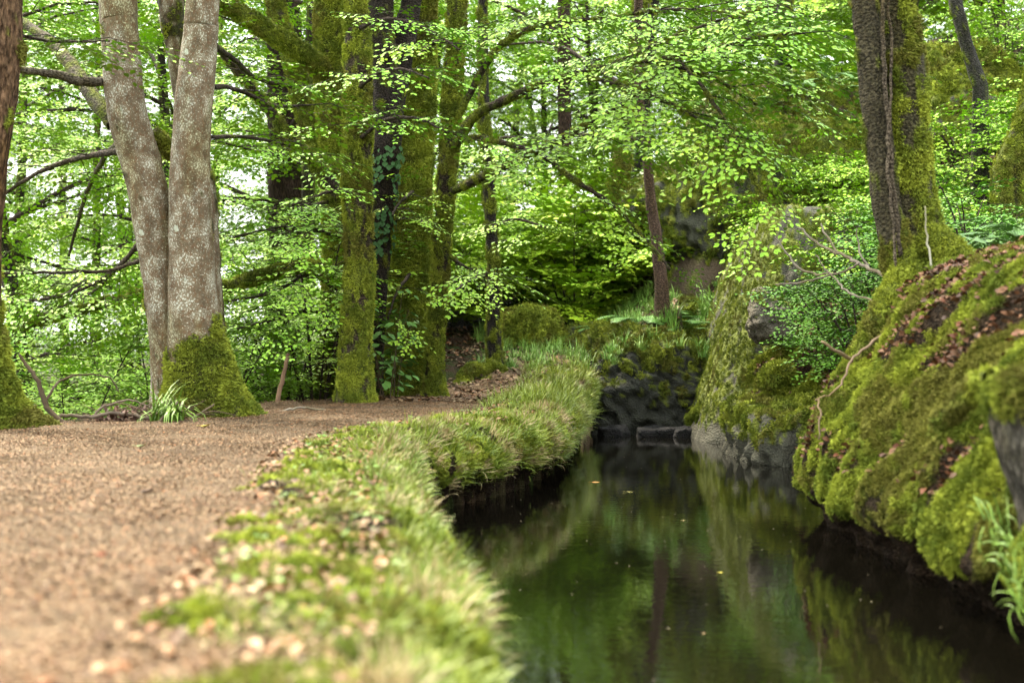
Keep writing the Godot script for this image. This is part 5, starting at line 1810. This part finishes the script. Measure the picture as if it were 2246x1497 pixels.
	stick("fallen_branch", "straight reddish dead stem propped upright below the path", "branch", [line([[600, 925, 10.9, 6], [611, 870, 11.0, 5.5], [622, 820, 11.1, 5], [632, 775, 11.2, 4]])], Color(0.14, 0.085, 0.05))
	brush_heap()

	# a tuft of broad grass at the beech's foot
	t = thing("grass_tuft", "bright green tuft of broad grass at the beech's foot", "grass", Vector3(P(368, 905, 8.75).x, -0.02, -8.75))
	var bl := []
	for k in 3:
		var mb := MB.new()
		blade(mb, Vector3.ZERO, Vector3(0, 0, 1), 0.34, 0.016, 0.6 + 0.5 * k, Color(0.09, 0.165, 0.018), Color(0.15, 0.235, 0.028))
		bl.append(mb.mesh())
	for j in 90:
		var o := MeshInstance3D.new()
		o.name = "blade"
		o.mesh = bl[j % 3]
		o.material_override = mat["grass_blade"]
		o.transform = Transform3D(Basis(Vector3.UP, rng.randf() * TAU).scaled(Vector3.ONE * rng.randf_range(0.55, 1.1)), Vector3(rng.randf_range(-0.1, 0.1), 0, rng.randf_range(-0.06, 0.06)))
		t.add_child(o, true)

	# grass hanging from the bank over the nearest water
	for g in [[2215, 1240, 4.25, 46], [2170, 1170, 4.6, 30], [2250, 1330, 4.0, 46]]:
		var gp := P(g[0], g[1], g[2])
		t = thing("hanging_grass", "green grass tuft hanging over the black undercut of the bank", "grass", gp, "grass tufts on the undercut")
		for j in g[3]:
			var o := MeshInstance3D.new()
			o.name = "blade"
			o.mesh = bl[j % 3]
			o.material_override = mat["grass_blade"]
			o.transform = Transform3D((Basis(Vector3(0, 0, 1), rng.randf_range(0.2, 1.1)) * Basis(Vector3.UP, rng.randf() * TAU)).scaled(Vector3.ONE * rng.randf_range(0.25, 0.6) * Vector3(0.6, 1, 1)), Vector3(rng.randf_range(0.0, 0.05), rng.randf_range(-0.05, 0.06), rng.randf_range(-0.09, 0.09)))
			t.add_child(o, true)
	# specks drifting on the water
	var wx := []
	var wc := []
	for j in 170:
		var d := rng.randf_range(2.6, 13.0)
		var x := lerpf(xl(d) + 0.05, xr(d) - 0.05, rng.randf())
		wx.append(Transform3D(Basis(Vector3.UP, rng.randf() * TAU).scaled(Vector3(1, 0.15, 1) * rng.randf_range(0.004, 0.012)), Vector3(x, WATER_Y + 0.002, -d)))
		wc.append(Color(0.3, 0.24, 0.14) * rng.randf_range(0.5, 1.3))
	stuff("floating_scraps", "tiny leaf scraps and bud scales drifting on the canal", "debris", shp["flake"][1], mat["dead_leaf"], wx, wc)

	# single leaves on path and water
	var flat := [
		["dark curled dead leaf lying alone on the path", 305, 1090, 0.0, 0.055, Color(0.06, 0.035, 0.02), 0.012],
		["rust red leaf lying on the path", 211, 1237, 0.0, 0.03, Color(0.3, 0.07, 0.02), 0.012],
		["pale green leaf lying on the path before the beech", 297, 986, 0.0, 0.06, Color(0.32, 0.38, 0.16), 0.012],
		["yellow leaf at the rim of the path under the brushwood", 438, 943, 0.0, 0.07, Color(0.55, 0.45, 0.08), 0.012],
		["red brown leaf at the edge of the moss", 787, 970, 0.0, 0.06, Color(0.22, 0.06, 0.03), 0.012],
		["orange leaf floating on the water near the bank", 1297, 1058, WATER_Y, 0.06, Color(0.6, 0.27, 0.06), 0.006],
		["long yellow willow leaf floating on the dark water", 1372, 1079, WATER_Y, 0.055, Color(0.5, 0.42, 0.12), 0.005],
		["small yellow leaf floating in the middle of the canal", 1575, 1256, WATER_Y, 0.022, Color(0.5, 0.4, 0.06), 0.004],
		["tiny brown scrap floating on the nearest water", 1540, 1390, WATER_Y, 0.012, Color(0.4, 0.25, 0.12), 0.004],
		["tiny tan scrap floating off the mossy bank", 1495, 1142, WATER_Y, 0.02, Color(0.4, 0.28, 0.12), 0.004],
		["rust red leaf stuck in the moss of the steep bank", 2066, 1012, 0.0, 0.05, Color(0.35, 0.06, 0.02), 0.0],
	]
	for q in flat:
		var y0: float = q[3]
		var d: float = (EYE - y0) * F / (q[2] - 748.0)
		if q[1] == 2066:
			d = 5.35
			y0 = P(q[1], q[2], d).y
		var p := P(q[1], q[2], d)
		if y0 == 0.0 and q[1] != 2066:
			p.y = surface_y(p.x, d) + 0.01
		var lt := thing("floating_leaf" if y0 == WATER_Y else "fallen_leaf", q[0], "leaf", p + Vector3(0, q[6], 0))
		var o := MeshInstance3D.new()
		o.name = "blade"
		var mb := MB.new()
		add_leaf(mb, Vector3.ZERO, Vector3(1, 0.0, 0.25).normalized(), Vector3(0.1, 1, 0.1).normalized(), q[4], q[4] * (0.25 if "willow" in q[0] else 0.62), 0.0 if y0 == WATER_Y else 0.5, q[5], 0.0 if y0 == WATER_Y else -0.25)
		o.mesh = mb.mesh()
		o.material_override = mat["dead_leaf"]
		lt.add_child(o)
		var sm := MB.new()
		thin(sm, Vector3.ZERO, Vector3(-0.3, 0.02, -0.05) * q[4], 0.001, 0.0007, q[5])
		var so := MeshInstance3D.new()
		so.name = "stalk"
		so.mesh = sm.mesh()
		so.material_override = mat["dead_leaf"]
		lt.add_child(so)


func brush_heap() -> void:
	# a matted clump of roots, twigs and dead leaves
	var at := Vector3(P(300, 915, 8.9).x, 0.0, -8.9)
	var t := thing("brush_heap", "matted heap of brown twigs and dead leaves at the path's edge", "brushwood", at)
	for j in 46:
		var m := MB.new()
		var a := rng.randf() * TAU
		var p0 := at + Vector3(rng.randf_range(-0.22, 0.3), rng.randf_range(0.0, 0.08), rng.randf_range(-0.1, 0.1))
		var l := rng.randf_range(0.1, 0.3)
		var p1 := p0 + Vector3(cos(a) * l * 0.6, rng.randf_range(0.0, 0.07), sin(a) * l * 0.3)
		var p2 := p0 + Vector3(cos(a) * l * 1.2, rng.randf_range(-0.03, 0.1), sin(a) * l * 0.6)
		tube(m, smooth_line([Vector4(p0.x, p0.y, p0.z, 0.004), Vector4(p1.x, p1.y, p1.z, 0.003), Vector4(p2.x, p2.y, p2.z, 0.0015)], 0.05), {"sides": 5, "plain": true, "bark": Color(0.09, 0.06, 0.04) * rng.randf_range(0.7, 1.5)})
		part("twig", m.mesh(), mat["twig"], t)
	var xf := []
	var cl := []
	for j in 220:
		var p := at + Vector3(rng.randf_range(-0.24, 0.3), rng.randf_range(0.0, 0.11) * rng.randf(), rng.randf_range(-0.12, 0.12))
		xf.append(Transform3D(Basis.from_euler(Vector3(rng.randf() * TAU, rng.randf() * TAU, 0)).scaled(Vector3.ONE * rng.randf_range(0.03, 0.06)), p))
		cl.append(Color(0.09, 0.045, 0.028) * rng.randf_range(0.6, 1.6))
	scatter_node("dead_leaves", shp["flake"][0], mat["dead_leaf"], t, xf, cl)
